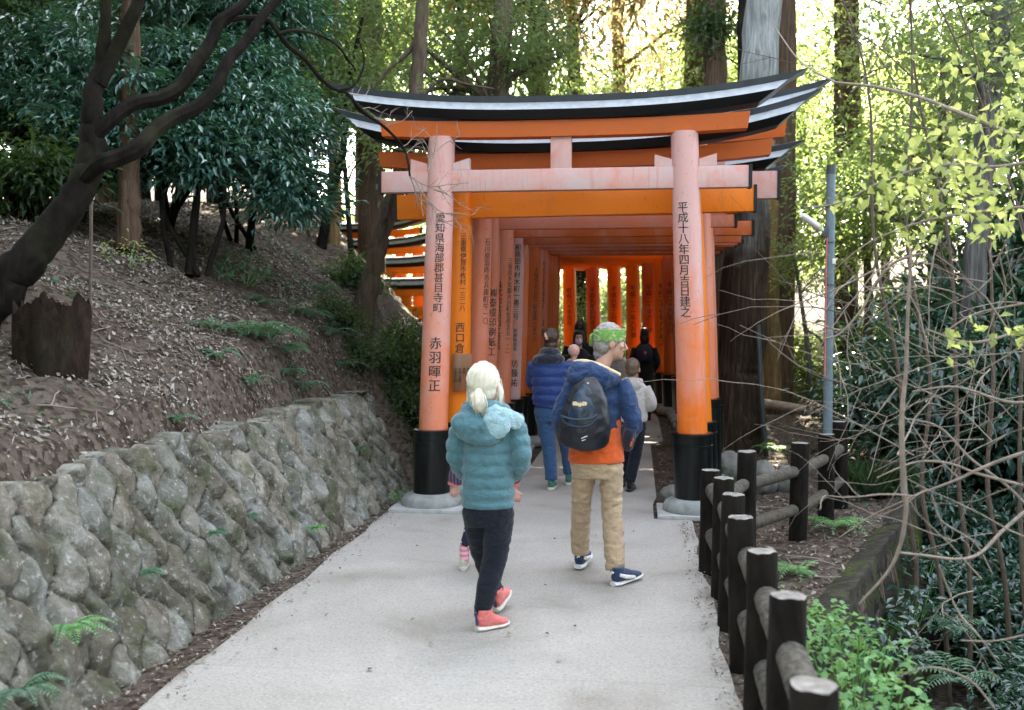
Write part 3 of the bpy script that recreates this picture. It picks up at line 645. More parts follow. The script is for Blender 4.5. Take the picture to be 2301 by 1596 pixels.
C_hood = cloth('grey_hoodie', (.50, .47, .44), .9, .4); C_blackc = cloth('black_cloth', (.010, .010, .011), .8); C_blackh = simple('black_hair', (.010, .009, .009), .4, .3, 40, .2)
C_mask = simple('lavender_mask', (.55, .52, .66), .8, .05, 30, .05); C_taupe = cloth('taupe_coat', (.22, .19, .165), .9, .3); C_peach = cloth('peach_knit', (.68, .38, .30), .9, .4)
C_dark = simple('dark_eye', (.012, .01, .01), .2, .1, 20, 0); C_eye = simple('eye_white', (.7, .7, .68), .3, .02, 20, 0); C_lip = simple('lip', (.38, .16, .13), .5, .1, 20, 0); C_green = cloth('green_canvas', (.04, .16, .12))
def plaid():
    m, n, _ = newmat('purple_plaid'); v = coords(n); w1 = mk(n, 'TexWave', Scale=14.0); w2 = mk(n, 'TexWave', Scale=14.0, bands_direction='Z')
    n.links.new(v, w1.inputs[0]); n.links.new(v, w2.inputs[0])
    c = mixc(n, ramp(n, w1.outputs[0], [(.6, g3(0)), (.7, g3(.6))]).outputs[0], (.035, .02, .055), (.20, .17, .22)); c = mixc(n, ramp(n, w2.outputs[0], [(.6, g3(0)), (.7, g3(.5))]).outputs[0], c, (.12, .03, .08))
    return finish(m, n, c, .9)
def dots():
    m, n, _ = newmat('polka_dot_leggings'); vo = mk(n, 'TexVoronoi', Scale=36.0, Randomness=.25); n.links.new(coords(n), vo.inputs[0])
    c = ramp(n, vo.outputs[0], [(.0, (.75, .75, .78)), (.27, (.75, .75, .78)), (.31, (.012, .016, .04))])
    return finish(m, n, c.outputs[0], .85)
def sockmat():
    m, n, _ = newmat('pink_striped_sock'); wv = mk(n, 'TexWave', Scale=9.0, bands_direction='Z'); n.links.new(coords(n), wv.inputs[0])
    return finish(m, n, ramp(n, wv.outputs[0], [(.3, (.72, .20, .36)), (.6, (.75, .48, .46))]).outputs[0], .9)
def wr(A=.006, f=9, st=1.0, q=None):          # cloth creases
    def d(c):
        p = Vector((c.x*f, c.y*f, c.z*f*st)); a = noise.noise(p)+.5*noise.noise(p*2.1+Vector((3, 1, 7)))
        return A*(1-abs(a)*2.2)*.6+A*.5*noise.noise(p*.5)
    return d
def folds(A, f):                                  # slanting trouser creases
    def d(c):
        a = noise.noise(Vector((c.x*f*.7+c.z*f*.9, c.y*f*.7, c.z*f*1.9-c.x*f*.8))); b = noise.noise(Vector((c.x*f*1.2-c.z*f*1.3, c.y*f+5, c.z*f*2.4+c.x*f)))
        return A*(.55-abs(a)*1.6)*.6+A*.45*(.4-abs(b)*1.5)
    return d
def axes(a): return Matrix(((sin(a), cos(a), 0), (-cos(a), sin(a), 0), (0, 0, 1)))     # columns right, forward, up for a facing angle
def resample(pts, n):
    out = []; P = smooth_path(pts, 12); d = [0]
    for a, b in zip(P, P[1:]): d.append(d[-1]+float(np.linalg.norm(b[:3]-a[:3])))
    for i in range(n):
        t = d[-1]*i/(n-1); j = min(max(np.searchsorted(d, t)-1, 0), len(P)-2); q = (t-d[j])/(d[j+1]-d[j]+1e-9); out.append((P[j]*(1-q)+P[j+1]*q, t))
    return out
def limb(mb, pts, quilt=0, amp=.012, n=14, ref=None, rings=None):   # pts: x, y, z, ra, rb
    R = resample(pts, rings or (44 if quilt else 16)); L = R[-1][1]
    P = [p[:3] for p, t in R]; rad = []
    for p, t in R:
        k = amp*(abs(sin(pi*(L-t)/quilt))**.55-.7) if quilt else 0
        rad.append((max(.004, p[3]+k), max(.004, p[4]+k)))
    mb.tube(P, rad, n, ref)
def hand(mb, w, d, up, s=1.0, curl=.5):        # palm, four unequal bent fingers and a thumb from the side of the palm
    d = Vector(d).normalized(); up = Vector(up); up = (up-d*up.dot(d)).normalized(); sd = d.cross(up); w = Vector(w)
    mb.tube([w, w+d*.03*s, w+d*.085*s], [(.024*s, .018*s), (.036*s, .015*s), (.038*s, .013*s)], 12, sd)
    for i, (o, L) in enumerate(((-.029, .062), (-.010, .074), (.010, .070), (.028, .054))):
        p0 = w+d*.078*s+sd*o*s; b1 = d*cos(curl*.5)-up*sin(curl*.5); b2 = d*cos(curl*1.3)-up*sin(curl*1.3); b3 = d*cos(curl*2)-up*sin(curl*2)
        p1 = p0+b1*L*.45*s; p2 = p1+b2*L*.33*s; mb.tube([p0, p1, p2, p2+b3*L*.25*s], [.0092*s, .0085*s, .0078*s, .006*s], 8, sd)
    p0 = w+d*.025*s-sd*.03*s; q = (d*.75-sd*.7-up*.25).normalized(); p1 = p0+q*.035*s; mb.tube([p0, p1, p1+(d*.9-up*.4-sd*.1).normalized()*.03*s], [.012*s, .010*s, .007*s], 8, up)
def headshape(mb, c, a, k, tilt=0):
    R = axes(a) @ Matrix.Rotation(tilt, 3, 'X'); c = Vector(c); L = lambda x, y, z: c + R @ Vector((x, y, z))*k
    def E(x, y, z, r): mb.ell(L(x, y, z), [q*k for q in r], R)
    E(0, -.012, .028, (.073, .094, .090)); E(0, .022, -.045, (.056, .062, .074)); E(0, .066, -.092, (.024, .022, .018)); E(0, .078, .022, (.048, .018, .012))
    E(.034, .062, -.018, (.026, .024, .022)); E(-.034, .062, -.018, (.026, .024, .022)); E(0, .080, -.062, (.023, .014, .007)); E(0, .079, -.073, (.020, .013, .007))
    mb.tube([L(0, .082, .015), L(0, .100, -.012), L(0, .112, -.032), L(0, .088, -.042)], [.008*k, .010*k, .014*k, .009*k], 10)
    for s in (-1, 1): E(s*.077, -.008, -.012, (.010, .022, .032))
    return R, L
def figure(label, loc, a, hc, h, neck, chest, pelvis, arms, legs, skin, group=None, curl=.6, body_r=1.0, tilt=0, hands=True, vox=.0075):
    # one continuous body: head, neck, trunk, arms with hands, legs; positions relative to the feet point
    root = empty('person', loc, label=label, cat='person', group=group); mb = MB(); k = h/.235
    R, L = headshape(mb, hc, a, k, tilt); b = body_r
    mb.tube([pelvis, chest, V(*neck)+V(0, 0, -.02)], [(.12*b, .085*b), (.13*b, .085*b), (.06*b, .055*b)], 14, (1, 0, 0))
    mb.tube([V(*neck)+V(0, 0, -.05), V(*hc)+V(0, 0, -.03)], [.055*k*b, .048*k], 12)
    for (s, e, w_) in arms:
        mb.tube([V(*chest)*.8+V(*neck)*.2, V(*s)-V(0, 0, .04), e, w_], [.045*b, .040*b, .033*b, .024*b], 10)
        d = V(*w_)-V(*e)
        if hands: hand(mb, w_, d, V(0, 0, 1) if abs(d.normalized().z) < .7 else V(0, -1, 0), .95*k*.95, curl)
    for (hp, kn, an) in legs: mb.tube([pelvis, hp, kn, an, V(*an)+V(0, .02, -.04)], [.07*b, .075*b, .05*b, .036*b, .03*b], 10)
    body = vol('body', mb, skin, root, vox, 3)
    for s in (-1, 1):
        e = MB(); e.ell(L(s*.030, .0715, .004), (.0125*k, .010*k, .007*k), R, m=0); e.ell(L(s*.030, .0795, .004), (.0055*k, .004*k, .0055*k), R, m=1); e.build('eye', [C_eye, C_dark], root)
    return root, R, L, k
def coat(root, name, tors, arms, mat, quilt=0, amp=.012, vox=.009, A=.006, f=9, extra=None, st=1):
    mb = MB(); limb(mb, tors, quilt, amp, 22, (1, 0, 0))
    for a in arms: limb(mb, a, quilt*1.05 if quilt else 0, amp*.8, 14)
    if extra: extra(mb)
    return vol(name, mb, mat, root, vox, 2, wr(A, f, st))
def pants(root, waist, legs, mat, A=.008, f=8, vox=.009, name='trousers'):
    mb = MB(); x, y, z, rx, ry = waist
    mb.tube([(x, y, z+.06), (x, y, z), (x, y, z-.09)], [(rx*.96, ry*.96), (rx, ry), (rx*.9, ry*.92)], 20, (1, 0, 0))
    for l in legs: limb(mb, l, 0, 0, 14, (1, 0, 0))
    return vol(name, mb, mat, root, vox, 2, folds(A, f))
def shoe(root, heel, ang, L, mu, ms, pitch=0, w_=.04, tab=None, stripe=None):
    R = axes(ang) @ Matrix.Rotation(pitch, 3, 'X'); h = Vector(heel); T = lambda x, y, z: h + R @ Vector((x, y, z))
    u = MB(); u.tube([T(0, .0, .05), T(0, .03, .058), T(0, L*.4, .052), T(0, L*.7, .036), T(0, L*.93, .028), T(0, L*1.0, .026)], [(w_*.55, .028), (w_*.85, .05), (w_*.9, .045), (w_*1.02, .026), (w_*.8, .017), (w_*.35, .008)], 14, R @ Vector((1, 0, 0)))
    u.tube([T(0, .045, .06), T(0, .05, .115)], [(w_*.85, .05), (w_*.8, .046)], 14, R @ Vector((1, 0, 0)))
    o = vol('shoe', u, mu, root, .006, 3)
    s = MB(); s.tube([T(0, -.012, .014), T(0, .02, .014), T(0, L*.45, .013), T(0, L*.75, .014), T(0, L*.97, .019), T(0, L*1.02, .024)], [(w_*.6, .013), (w_*.98, .017), (w_*.95, .014), (w_*1.12, .014), (w_*.85, .013), (w_*.4, .008)], 14, R @ Vector((1, 0, 0)))
    s.build('sole', ms, o)
    if tab: t = MB(); t.tube([T(0, -.008, .035), T(0, -.016, .11)], [(.011, .004), (.010, .004)], 8, R @ Vector((1, 0, 0))); t.build('heel_tab', tab, o)
    if stripe:
        for s_ in (-1, 1): t = MB(); t.tube([T(s_*w_*.80, .02, .075), T(s_*w_*.96, L*.28, .052), T(s_*w_*1.0, L*.6, .032)], [(.006, .012), (.006, .014), (.006, .010)], 8); t.build('side_stripe', stripe, o)
        t = MB(); t.tube([T(-.006, -.014, .085), T(.004, -.016, .098), T(.010, -.014, .09)], .005, 6); t.build('heel_mark', stripe, o)
    return o
def strands(mb, c, R, rad, tie, n, r0=.0022, seed=1, lo=-.25, lift=1.03):
    q = random.Random(seed); tie = Vector(tie).normalized()
    for i in range(n):
        d = Vector((q.gauss(0, 1), q.gauss(0, 1)+.2, q.gauss(0, 1)))
        d.normalize()
        if d.z < lo: d.z = -d.z
        pts = []; rr = []; lf = lift+q.uniform(-.02, .05)
        for j in range(7):
            t = j/6; v = (d*(1-t)+tie*t); v.normalize(); pts.append(Vector(c)+R @ Vector((v.x*rad[0], v.y*rad[1], v.z*rad[2]))*(lf-.02*t)); rr.append(r0*(1-.5*t))
        mb.tube(pts, rr, 4)
# --- girl in the teal puffer
g0 = V(-.83, 5.55, 0)
AL = [(-.135, 0, 1.16), (-.185, .0, .985), (-.145, .12, .83)]; AR = [(.145, 0, 1.16), (.19, -.02, .96), (.105, .12, .83)]
LL = [(-.075, 0, .66), (-.045, .12, .36), (.01, .26, .10)]; LR = [(.075, 0, .66), (.035, -.03, .36), (-.02, -.10, .085)]
root, R, L, k = figure('fair-haired girl in a teal puffer jacket and navy trousers walking away', g0, radians(82), (-.025, .015, 1.365), .245, (-.02, 0, 1.22), (0, 0, 1.08), (0, 0, .68), [AL, AR], [LL, LR], C_pink, body_r=.9)
Q = .066
coat(root, 'puffer_jacket', [(0, 0, .672, .140, .108), (0, 0, .70, .150, .116), (0, 0, .85, .146, .118), (0, 0, 1.0, .142, .114), (0, 0, 1.12, .145, .108), (-.01, 0, 1.19, .115, .09), (-.015, .005, 1.245, .075, .07)],
     [[(*AL[0][:2], AL[0][2]+.03, .05, .055), (-.168, 0, 1.08, .056, .062), (-.188, .0, .97, .052, .058), (-.17, .07, .87, .043, .048), (*AL[2], .036, .038)], [(*AR[0][:2], AR[0][2]+.03, .05, .055), (.178, -.01, 1.07, .056, .062), (.197, -.02, .95, .052, .058), (.155, .06, .86, .045, .05), (*AR[2], .036, .038)]],
     C_teal, Q, .017, .0075, .004, 16)
mb = MB(); mb.ell((-.075, -.095, 1.135), (.125, .075, .085), Matrix.Rotation(.25, 3, 'Y')); mb.ell((-.02, -.10, 1.085), (.105, .065, .055), Matrix.Rotation(.12, 3, 'Y')); mb.tube([(-.12, .03, 1.2), (-.11, -.06, 1.225), (-.03, -.10, 1.235), (.06, -.07, 1.235), (.10, .03, 1.21)], [.035, .045, .045, .045, .035], 12)
hd = vol('hood', mb, C_teal, root, .0075, 2, wr(.011, 17))
mb = MB(); mb.tube([(-.02, -.10, 1.245), (.045, -.115, 1.225), (.11, -.11, 1.19), (.175, -.07, 1.165), (.19, -.02, 1.17)], [(.025, .02), (.045, .02), (.055, .02), (.045, .022), (.025, .018)], 14, (0, .5, 1)); mb.ell((.075, -.125, 1.135), (.070, .022, .060), Matrix.Rotation(-.6, 3, 'Y')); mb.ell((.04, -.13, 1.17), (.05, .02, .05), Matrix.Rotation(-.3, 3, 'Y'))
vol('hood_lining', mb, C_aqua, hd, .0065, 3, wr(.008, 15))
t = pants(root, (0, 0, .655, .142, .108), [[(-.072, 0, .66, .078, .088), (-.062, .06, .50, .072, .078), (-.048, .12, .36, .062, .066), (-.02, .2, .22, .052, .056), (.008, .255, .12, .042, .046)],
     [(.072, 0, .66, .080, .090), (.058, -.02, .50, .078, .082), (.036, -.03, .36, .068, .072), (.005, -.07, .22, .060, .062), (-.018, -.098, .105, .047, .05)]], C_navy, .009, 11)
for (c, d) in (((-.02, -.10, .10), 0), ((.01, .26, .115), 0)):
    mb = MB(); mb.tube([V(*c)-V(0, 0, .025), V(*c)+V(0, 0, .03)], [.045, .043], 14); mb.build('cuff', C_navy, t)
shoe(root, (-.035, -.145, 0), radians(42), .20, C_coral, C_sole, 0, .040, C_purple)
shoe(root, (.02, .20, .012), radians(78), .20, C_coral, C_sole, .32, .040, C_purple)
mb = MB(); rd = (.083*k, .102*k, .098*k); c = L(0, -.014, .022); mb.ell(c, rd, R, 18, 12); mb.ell(L(0, -.03, -.03), (.077*k, .075*k, .075*k), R)
for s, dz in ((-1, -.012), (1, .004)): mb.tube([L(s*.062, .03, .02), L(s*.086, .02, -.045), L(s*.088, .012, -.085+dz), L(s*.082, .005, -.115+dz)], [.022*k, .018*k, .015*k, .004], 8)
hair = vol('hair', mb, C_blond, root, .006, 3, wr(.005, 30, .4))
sb = MB(); tie = V(.0, -.82, -.42); strands(sb, c, R, rd, tie, 420, .0024, 3)
for i in range(46):
    s = 1 if i % 2 else -1; q = random.Random(i); x0 = s*q.uniform(.06, .088); y0 = q.uniform(-.03, .05)
    sb.tube([L(x0*.95, y0, .03), L(x0*1.1, y0+.01, -.04), L(x0*(1.05+q.uniform(-.1, .2)), y0+q.uniform(-.02, .03), -.09-q.uniform(0, .02)), L(x0*(.95+q.uniform(-.2, .35)), y0+q.uniform(-.03, .03), -.12-q.uniform(0, .03))], [.0022, .002, .0016, .0008], 4)
tp = c+R @ Vector((0, -rd[1]*.90, -rd[2]*.48))
mb = MB(); mb.tube([tp, tp+V(.004, -.035, -.02), tp+V(.012, -.045, -.065), tp+V(.02, -.035, -.105), tp+V(.022, -.03, -.125)], [.016, .026, .032, .022, .006], 12); pt = vol('ponytail', mb, C_blond, hair, .005, 2, wr(.004, 40, .3))
for i in range(60):
    q = random.Random(i+99); o = V(q.gauss(0, .014), q.gauss(0, .008)-.006, 0); sb.tube([tp+o*.5, tp+V(.004, -.040, -.025)+o*1.5, tp+V(.013, -.048, -.07)+o*1.7, tp+V(.022, -.032, -.12-q.uniform(0, .02))+o], [.0018, .0022, .002, .0008], 4)
link('loose_hair', sb.mesh('loose_hair', C_blond), hair)
mb = MB(); mb.ell(tp+V(.002, -.01, -.004), (.019, .012, .015)); mb.build('hair_tie', C_dark, hair)
# --- small child hidden beside her
c0 = V(-1.03, 6.72, 0)
root, R, L, k = figure('small child in polka dot leggings and plaid sleeves mostly hidden by the girl', c0, radians(90), (.02, 0, .93), .19, (.01, 0, .82), (0, 0, .72), (0, 0, .47), [[(-.11, 0, .77), (-.19, .0, .66), (-.205, .0, .585)], [(.11, 0, .77), (.19, .0, .66), (.212, -.01, .565)]], [[(-.05, 0, .45), (-.09, 0, .27), (-.145, 0, .10)], [(.05, 0, .45), (.05, .05, .27), (.05, .12, .10)]], C_pink, body_r=.68, curl=.9)
PL = plaid(); coat(root, 'plaid_coat', [(0, 0, .40, .13, .10), (0, 0, .6, .12, .09), (0, 0, .76, .12, .085), (0, 0, .82, .06, .06)], [[(-.11, 0, .77, .05, .05), (-.19, 0, .67, .052, .052), (-.21, 0, .60, .044, .044)], [(.11, 0, .77, .05, .05), (.19, 0, .67, .045, .045), (.21, 0, .605, .034, .034)]], PL, 0, 0, .008)
for s in (-1, 1): mb = MB(); mb.tube([(s*.21 if s < 0 else .21, 0, .612), (s*.212 if s < 0 else .211, 0, .59)], [.046, .044] if s < 0 else [.036, .034], 12); mb.build('cuff', C_coral, root)
pants(root, (0, 0, .44, .10, .085), [[(-.05, 0, .45, .06, .065), (-.09, 0, .3, .048, .05), (-.135, 0, .17, .036, .038)], [(.05, 0, .45, .06, .065), (.05, .05, .3, .048, .05), (.05, .11, .17, .036, .038)]], dots(), .003, 10, .008, 'leggings')
SK = sockmat()
for (x, y, z) in ((-.14, 0, .12), (.05, .12, .12)): mb = MB(); mb.tube([(x, y, z-.05), (x, y, z+.055)], [.033, .034], 12); mb.build('sock', SK, root)
shoe(root, (-.145, -.03, 0), radians(95), .15, C_sole, C_sole, .0, .032); shoe(root, (.05, .09, 0), radians(90), .15, C_sole, C_sole, .0, .032)
mb = MB(); mb.ell(L(0, -.012, .02), (.082*k, .102*k, .095*k), R); mb.ell(L(0, -.03, -.05), (.075*k, .07*k, .08*k), R); vol('hair', mb, C_blond, root, .008, 2, wr(.004, 30, .4))
# --- man with the green headband
m0 = V(-.25, 6.6, 0)
AL = [(-.175, 0, 1.30), (-.25, -.02, 1.07), (-.18, .17, .98)]; AR = [(.165, 0, 1.30), (.225, -.02, 1.06), (.14, .17, .96)]
root, R, L, k = figure('man with a green patterned headband, blue jacket, orange shirt and khaki trousers', m0, radians(14), (.083, .03, 1.575), .235, (-.01, .0, 1.40), (-.02, 0, 1.2), (-.01, 0, .82), [AL, AR], [[(-.09, 0, .80), (-.11, .12, .46), (-.125, .25, .11)], [(.09, 0, .80), (.085, .03, .46), (.115, -.09, .10)]], C_skin, tilt=-.08)
coat(root, 'jacket', [(-.03, -.005, .985, .16, .115), (-.03, 0, 1.03, .178, .13), (-.03, 0, 1.15, .178, .135), (-.03, 0, 1.27, .175, .125), (-.02, 0, 1.34, .14, .105), (-.01, .0, 1.40, .085, .085)],
     [[(-.155, 0, 1.32, .058, .066), (-.21, -.01, 1.2, .058, .068), (-.252, -.02, 1.06, .054, .066), (-.23, .08, 1.0, .05, .056), (*AL[2], .042, .045)], [(.145, 0, 1.32, .058, .066), (.195, -.01, 1.2, .062, .07), (.232, -.02, 1.05, .06, .07), (.20, .08, .98, .052, .058), (*AR[2], .042, .045)]], C_blue, 0, 0, .0085, .015, 10)
mb = MB(); mb.tube([(.218, -.03, 1.03), (.208, -.01, .97), (.195, .02, .90), (.188, .03, .865)], [(.040, .08), (.045, .08), (.04, .065), (.025, .045)], 14, (1, 0, 0)); vol('jacket_hem', mb, C_blue2, root, .009, 2, wr(.008, 10))
mb = MB(); mb.tube([(-.235, -.02, 1.02), (-.228, .02, .975), (-.215, .04, .945)], [(.045, .07), (.04, .06), (.026, .045)], 12, (1, 0, 0)); vol('sleeve_end', mb, C_blue2, root, .009, 2, wr(.008, 10))
for p in (((.232, -.075, .955), (.216, -.07, .90)), ((-.235, -.055, .985), (-.222, -.05, .972))): mb = MB(); mb.tube(p, [(.007, .004), (.006, .004)], 8); mb.build('zip_pull', C_orange, root)
coat(root, 'shirt', [(-.01, 0, .785, .182, .128), (-.01, 0, .80, .186, .132), (-.012, 0, .9, .178, .126), (-.02, 0, 1.05, .170, .118), (-.02, 0, 1.2, .15, .11)], [], C_orange, 0, 0, .009, .010, 9)
t = pants(root, (-.01, 0, .77, .172, .12), [[(-.088, 0, .76, .082, .098), (-.102, .06, .62, .076, .088), (-.114, .12, .46, .066, .076), (-.126, .19, .30, .066, .072), (-.128, .235, .165, .060, .066), (-.128, .245, .115, .058, .064)], [(.088, 0, .76, .082, .098), (.090, .02, .62, .076, .088), (.094, .02, .46, .068, .076), (.108, -.02, .30, .070, .074), (.117, -.07, .16, .064, .070), (.118, -.085, .085, .062, .068)]], C_khaki, .015, 9)
shoe(root, (-.135, .20, .012), radians(80), .27, C_shoe, C_white, .12, .046, None, C_white); shoe(root, (.115, -.17, .0), radians(52), .27, C_shoe, C_white, .05, .046, None, C_white)
mb = MB(); mb.ell(L(0, -.02, .04), (.082*k, .10*k, .094*k), R); mb.ell(L(0, -.055, -.02), (.074*k, .06*k, .07*k), R); mb.ell(L(-.02, -.062, -.075), (.06*k, .042*k, .05*k), R)
for s in (-1, 1): mb.tube([L(s*.068, .018, .035), L(s*.069, .014, -.005), L(s*.066, .016, -.03)], [.012, .009, .005], 8)
hair = vol('hair', mb, C_grey, root, .0065, 2, wr(.008, 30))
sb = MB()
for i in range(170):
    q = random.Random(i); d = Vector((q.gauss(0, 1), q.gauss(-.8, 1), q.gauss(0, 1))).normalized()
    if d.y > .45 or (d.y > 0 and d.z < .3): continue
    p = L(d.x*.083, -.02+d.y*.102, .03+d.z*.097); t_ = (R @ d).cross(V(0, 0, 1)); v = t_*q.gauss(0, .014)+V(0, 0, -1)*q.uniform(.004, .024); sb.tube([p, p+R @ (d*.004)+v*.6, p+R @ (d*(.004+.006*q.random()))+v*1.3], [.0022, .0018, .0008], 4)
link('loose_hair', sb.mesh('loose_hair', C_grey), hair)
mb = MB(); pts = [L(.0855*cos(t), -.018+.106*sin(t), .042+.012*sin(t)) for t in np.linspace(0, 2*pi, 29)]; mb.tube(pts, [(.005, .034*k)]*29, 8, (1, 0, 0), cap=False)
mb2 = MB(); vs = []
for j, zz in enumerate((-.044, -.041, 0, .038, .041)):
    for t in np.linspace(0, 2*pi, 33)[:-1]:
        rr = (.93, .985, 1.0, .985, .93)[j]; vs.append(L(.0870*rr*cos(t), -.0185+.1045*rr*sin(t), .050+zz*.92+.010*sin(t)+.003*sin(7*t)))
mb2.add(vs, [(j*32+i, j*32+(i+1) % 32, (j+1)*32+(i+1) % 32, (j+1)*32+i) for j in range(4) for i in range(32)]); hb = mb2.build('headband', C_band, root)
mb = MB(); mb.tube([L(-.01, -.118, .045), L(-.015, -.135, .03), L(-.02, -.13, .0), L(-.035, -.125, -.03)], [(.008, .016), (.006, .014), (.005, .013), (.003, .010)], 8); mb.tube([L(-.01, -.118, .045), L(.005, -.14, .03), L(.01, -.14, .01)], [(.008, .014), (.006, .013), (.003, .009)], 8); mb.build('headband_knot', C_band, hb)
mb = MB(); mb.tube([(-.17, -.02, 1.36), (-.14, -.10, 1.385), (-.05, -.145, 1.37), (.05, -.13, 1.34), (.11, -.06, 1.335)], [(.05, .045), (.07, .05), (.085, .055), (.07, .05), (.04, .035)], 14, (0, 0, 1)); mb.ell((-.055, -.135, 1.345), (.125, .055, .06), Matrix.Rotation(.1, 3, 'Y')); hd = vol('hood', mb, C_blue, root, .008, 2, wr(.011, 11))
mb = MB(); mb.tube(smooth_path([(-.155, -.02, 1.435), (-.13, -.08, 1.455), (-.06, -.115, 1.455), (.02, -.115, 1.43), (.09, -.09, 1.395), (.145, -.04, 1.365)], 5), [.013]*26, 10); vol('hood_lining', mb, C_cream, hd, .006, 1, wr(.003, 30))
mb = MB()
for s in (1, -1): mb.ell(L(s*.036, .078, .026), (.016*k, .006*k, .004*k), R)
mb.ell(L(0, .084, -.051), (.024*k, .010*k, .005*k), R); mb.build('eyebrows_and_moustache', C_grey, hair)
# --- the backpack he carries
bp = empty('backpack', (-.335, 6.425, .9), label='black backpack with a small bat emblem on the back of the man in the headband', cat='backpack')
mb = MB(); limb(mb, [(.0, .01, .0, .085, .05), (.0, .0, .025, .15, .085), (.005, -.005, .09, .168, .10), (.012, -.008, .18, .162, .10), (.02, -.005, .27, .142, .09), (.03, .0, .36, .11, .075), (.04, .01, .43, .065, .05), (.042, .02, .465, .03, .03)], 0, 0, 24, (1, 0, 0), 22); bag = vol('bag', mb, C_bag, bp, .008, 2, wr(.008, 9))
mb = MB(); limb(mb, [(-.012, -.075, .115, .085, .020), (-.01, -.082, .20, .088, .026), (.005, -.076, .29, .075, .024), (.022, -.056, .37, .055, .02), (.03, -.036, .42, .03, .012)], 0, 0, 18, (1, 0, 0), 14); fp = vol('front_panel', mb, C_bag2, bp, .007, 2, wr(.006, 12))
mb = MB(); mb.tube(smooth_path([(-.14, -.075, .213), (-.08, -.105, .198), (-.01, -.112, .196), (.055, -.104, .205), (.09, -.09, .225)], 4), [(.007, .012)]*17, 8, (0, 0, 1)); mb.tube(smooth_path([(-.14, -.075, .205), (-.10, -.104, .165), (-.02, -.116, .150), (.05, -.107, .165), (.09, -.09, .215)], 4), [(.005, .008)]*17, 8, (0, 0, 1)); mb.build('pocket_flap', C_bag2, bp)
half = [(0, .006), (.004, .006), (.006, .016), (.009, .006), (.016, .008), (.019, .016), (.044, .013), (.046, .0), (.038, -.012), (.030, -.006), (.022, -.013), (.012, -.008), (.004, -.018), (0, -.016)]
ol = half+[(-x, y) for x, y in half[::-1][1:-1]]; n_ = len(ol); mb = MB(); vs = [(x-.02, -.108-.0, .292+y) for x, y in ol]+[(x-.02, -.09, .292+y) for x, y in ol]; mb.add(vs, [tuple(range(n_)), tuple(range(2*n_-1, n_-1, -1))]+[(i, i+n_, (i+1) % n_+n_, (i+1) % n_) for i in range(n_)]); mb.build('bat_emblem', C_cream, fp, smooth=False)
mb = MB(); mb.tube([(-.008, -.102, .072), (.012, -.104, .082), (.03, -.101, .088)], [(.004, .009), (.004, .010), (.003, .005)], 8, (0, 0, 1)); mb.tube([(-.006, -.103, .058), (.018, -.105, .066)], [(.003, .005), (.003, .004)], 8, (0, 0, 1)); mb.build('logo', C_white, bag)
mb = MB(); mb.tube([(.028, -.052, .425), (.03, -.055, .405)], [(.008, .004), (.006, .004)], 8); mb.build('zip_pull', C_white, fp)
for s in (-1, 1): mb = MB(); mb.tube(smooth_path([(.04+s*.05, .04, .44), (.06+s*.11, .10, .50), (.05+s*.145, .20, .47), (.05+s*.155, .29, .35), (.04+s*.16, .24, .15), (.0+s*.13, .05, .05)], 5), [(.024, .008)]*26, 8); mb.build('shoulder_strap', C_bag, bp)
# --- woman in the royal blue puffer
w0 = V(-.86, 10.0, 0)
root, R, L, k = figure('woman in a royal blue puffer jacket and jeans walking into the gates', w0, radians(78), (.015, .02, 1.52), .225, (0, 0, 1.36), (0, 0, 1.18), (0, 0, .8), [[(-.17, 0, 1.27), (-.17, .10, 1.05), (-.05, .24, 1.10)], [(.17, 0, 1.27), (.19, .08, 1.05), (.05, .24, 1.10)]], [[(-.07, 0, .80), (-.02, .0, .44), (.015, -.02, .10)], [(.085, 0, .80), (.14, .22, .45), (.17, .28, .11)]], C_skin)
coat(root, 'puffer_jacket', [(-.01, 0, .83, .165, .12), (0, 0, .9, .178, .14), (0, 0, 1.1, .185, .145), (.0, 0, 1.25, .195, .13), (.01, 0, 1.33, .13, .10)], [[(-.16, 0, 1.27, .07, .075), (-.18, .10, 1.06, .07, .075), (-.06, .23, 1.10, .05, .05)], [(.165, 0, 1.28, .072, .075), (.205, .08, 1.06, .07, .075), (.06, .23, 1.10, .05, .05)]], C_royal, .092, .022, .009, .005, 12)
mb = MB(); mb.ell((-.01, -.06, 1.32), (.16, .10, .07)); mb.ell((.0, -.03, 1.385), (.105, .095, .06)); vol('collar', mb, C_dknavy, root, .009, 2, wr(.008, 12))
pants(root, (0, 0, .78, .165, .12), [[(-.07, 0, .78, .09, .10), (-.015, 0, .45, .075, .08), (.012, -.02, .14, .06, .065), (.012, -.02, .10, .062, .065)], [(.085, 0, .78, .09, .10), (.14, .22, .46, .07, .08), (.17, .28, .12, .055, .06)]], C_jean, .008, 10, .01, 'jeans')
shoe(root, (.01, -.07, 0), radians(85), .25, C_green, C_sole, 0, .042); shoe(root, (.17, .24, 0), radians(90), .25, C_green, C_sole, .2, .042)
mb = MB(); mb.ell(L(0, -.016, .024), (.084*k, .104*k, .1*k), R); mb.ell(L(-.01, -.10, .03), (.05*k, .045*k, .055*k), R); mb.ell(L(0, -.04, -.06), (.07*k, .06*k, .06*k), R); hair = vol('hair', mb, C_brown, root, .007, 2, wr(.006, 26, .5))
mb = MB(); mb.tube([L(-.035, -.13, .065), L(-.02, -.148, .03), L(-.012, -.135, .0)], [.008, .015, .012], 8); mb.build('hair_clip', C_peach, hair)
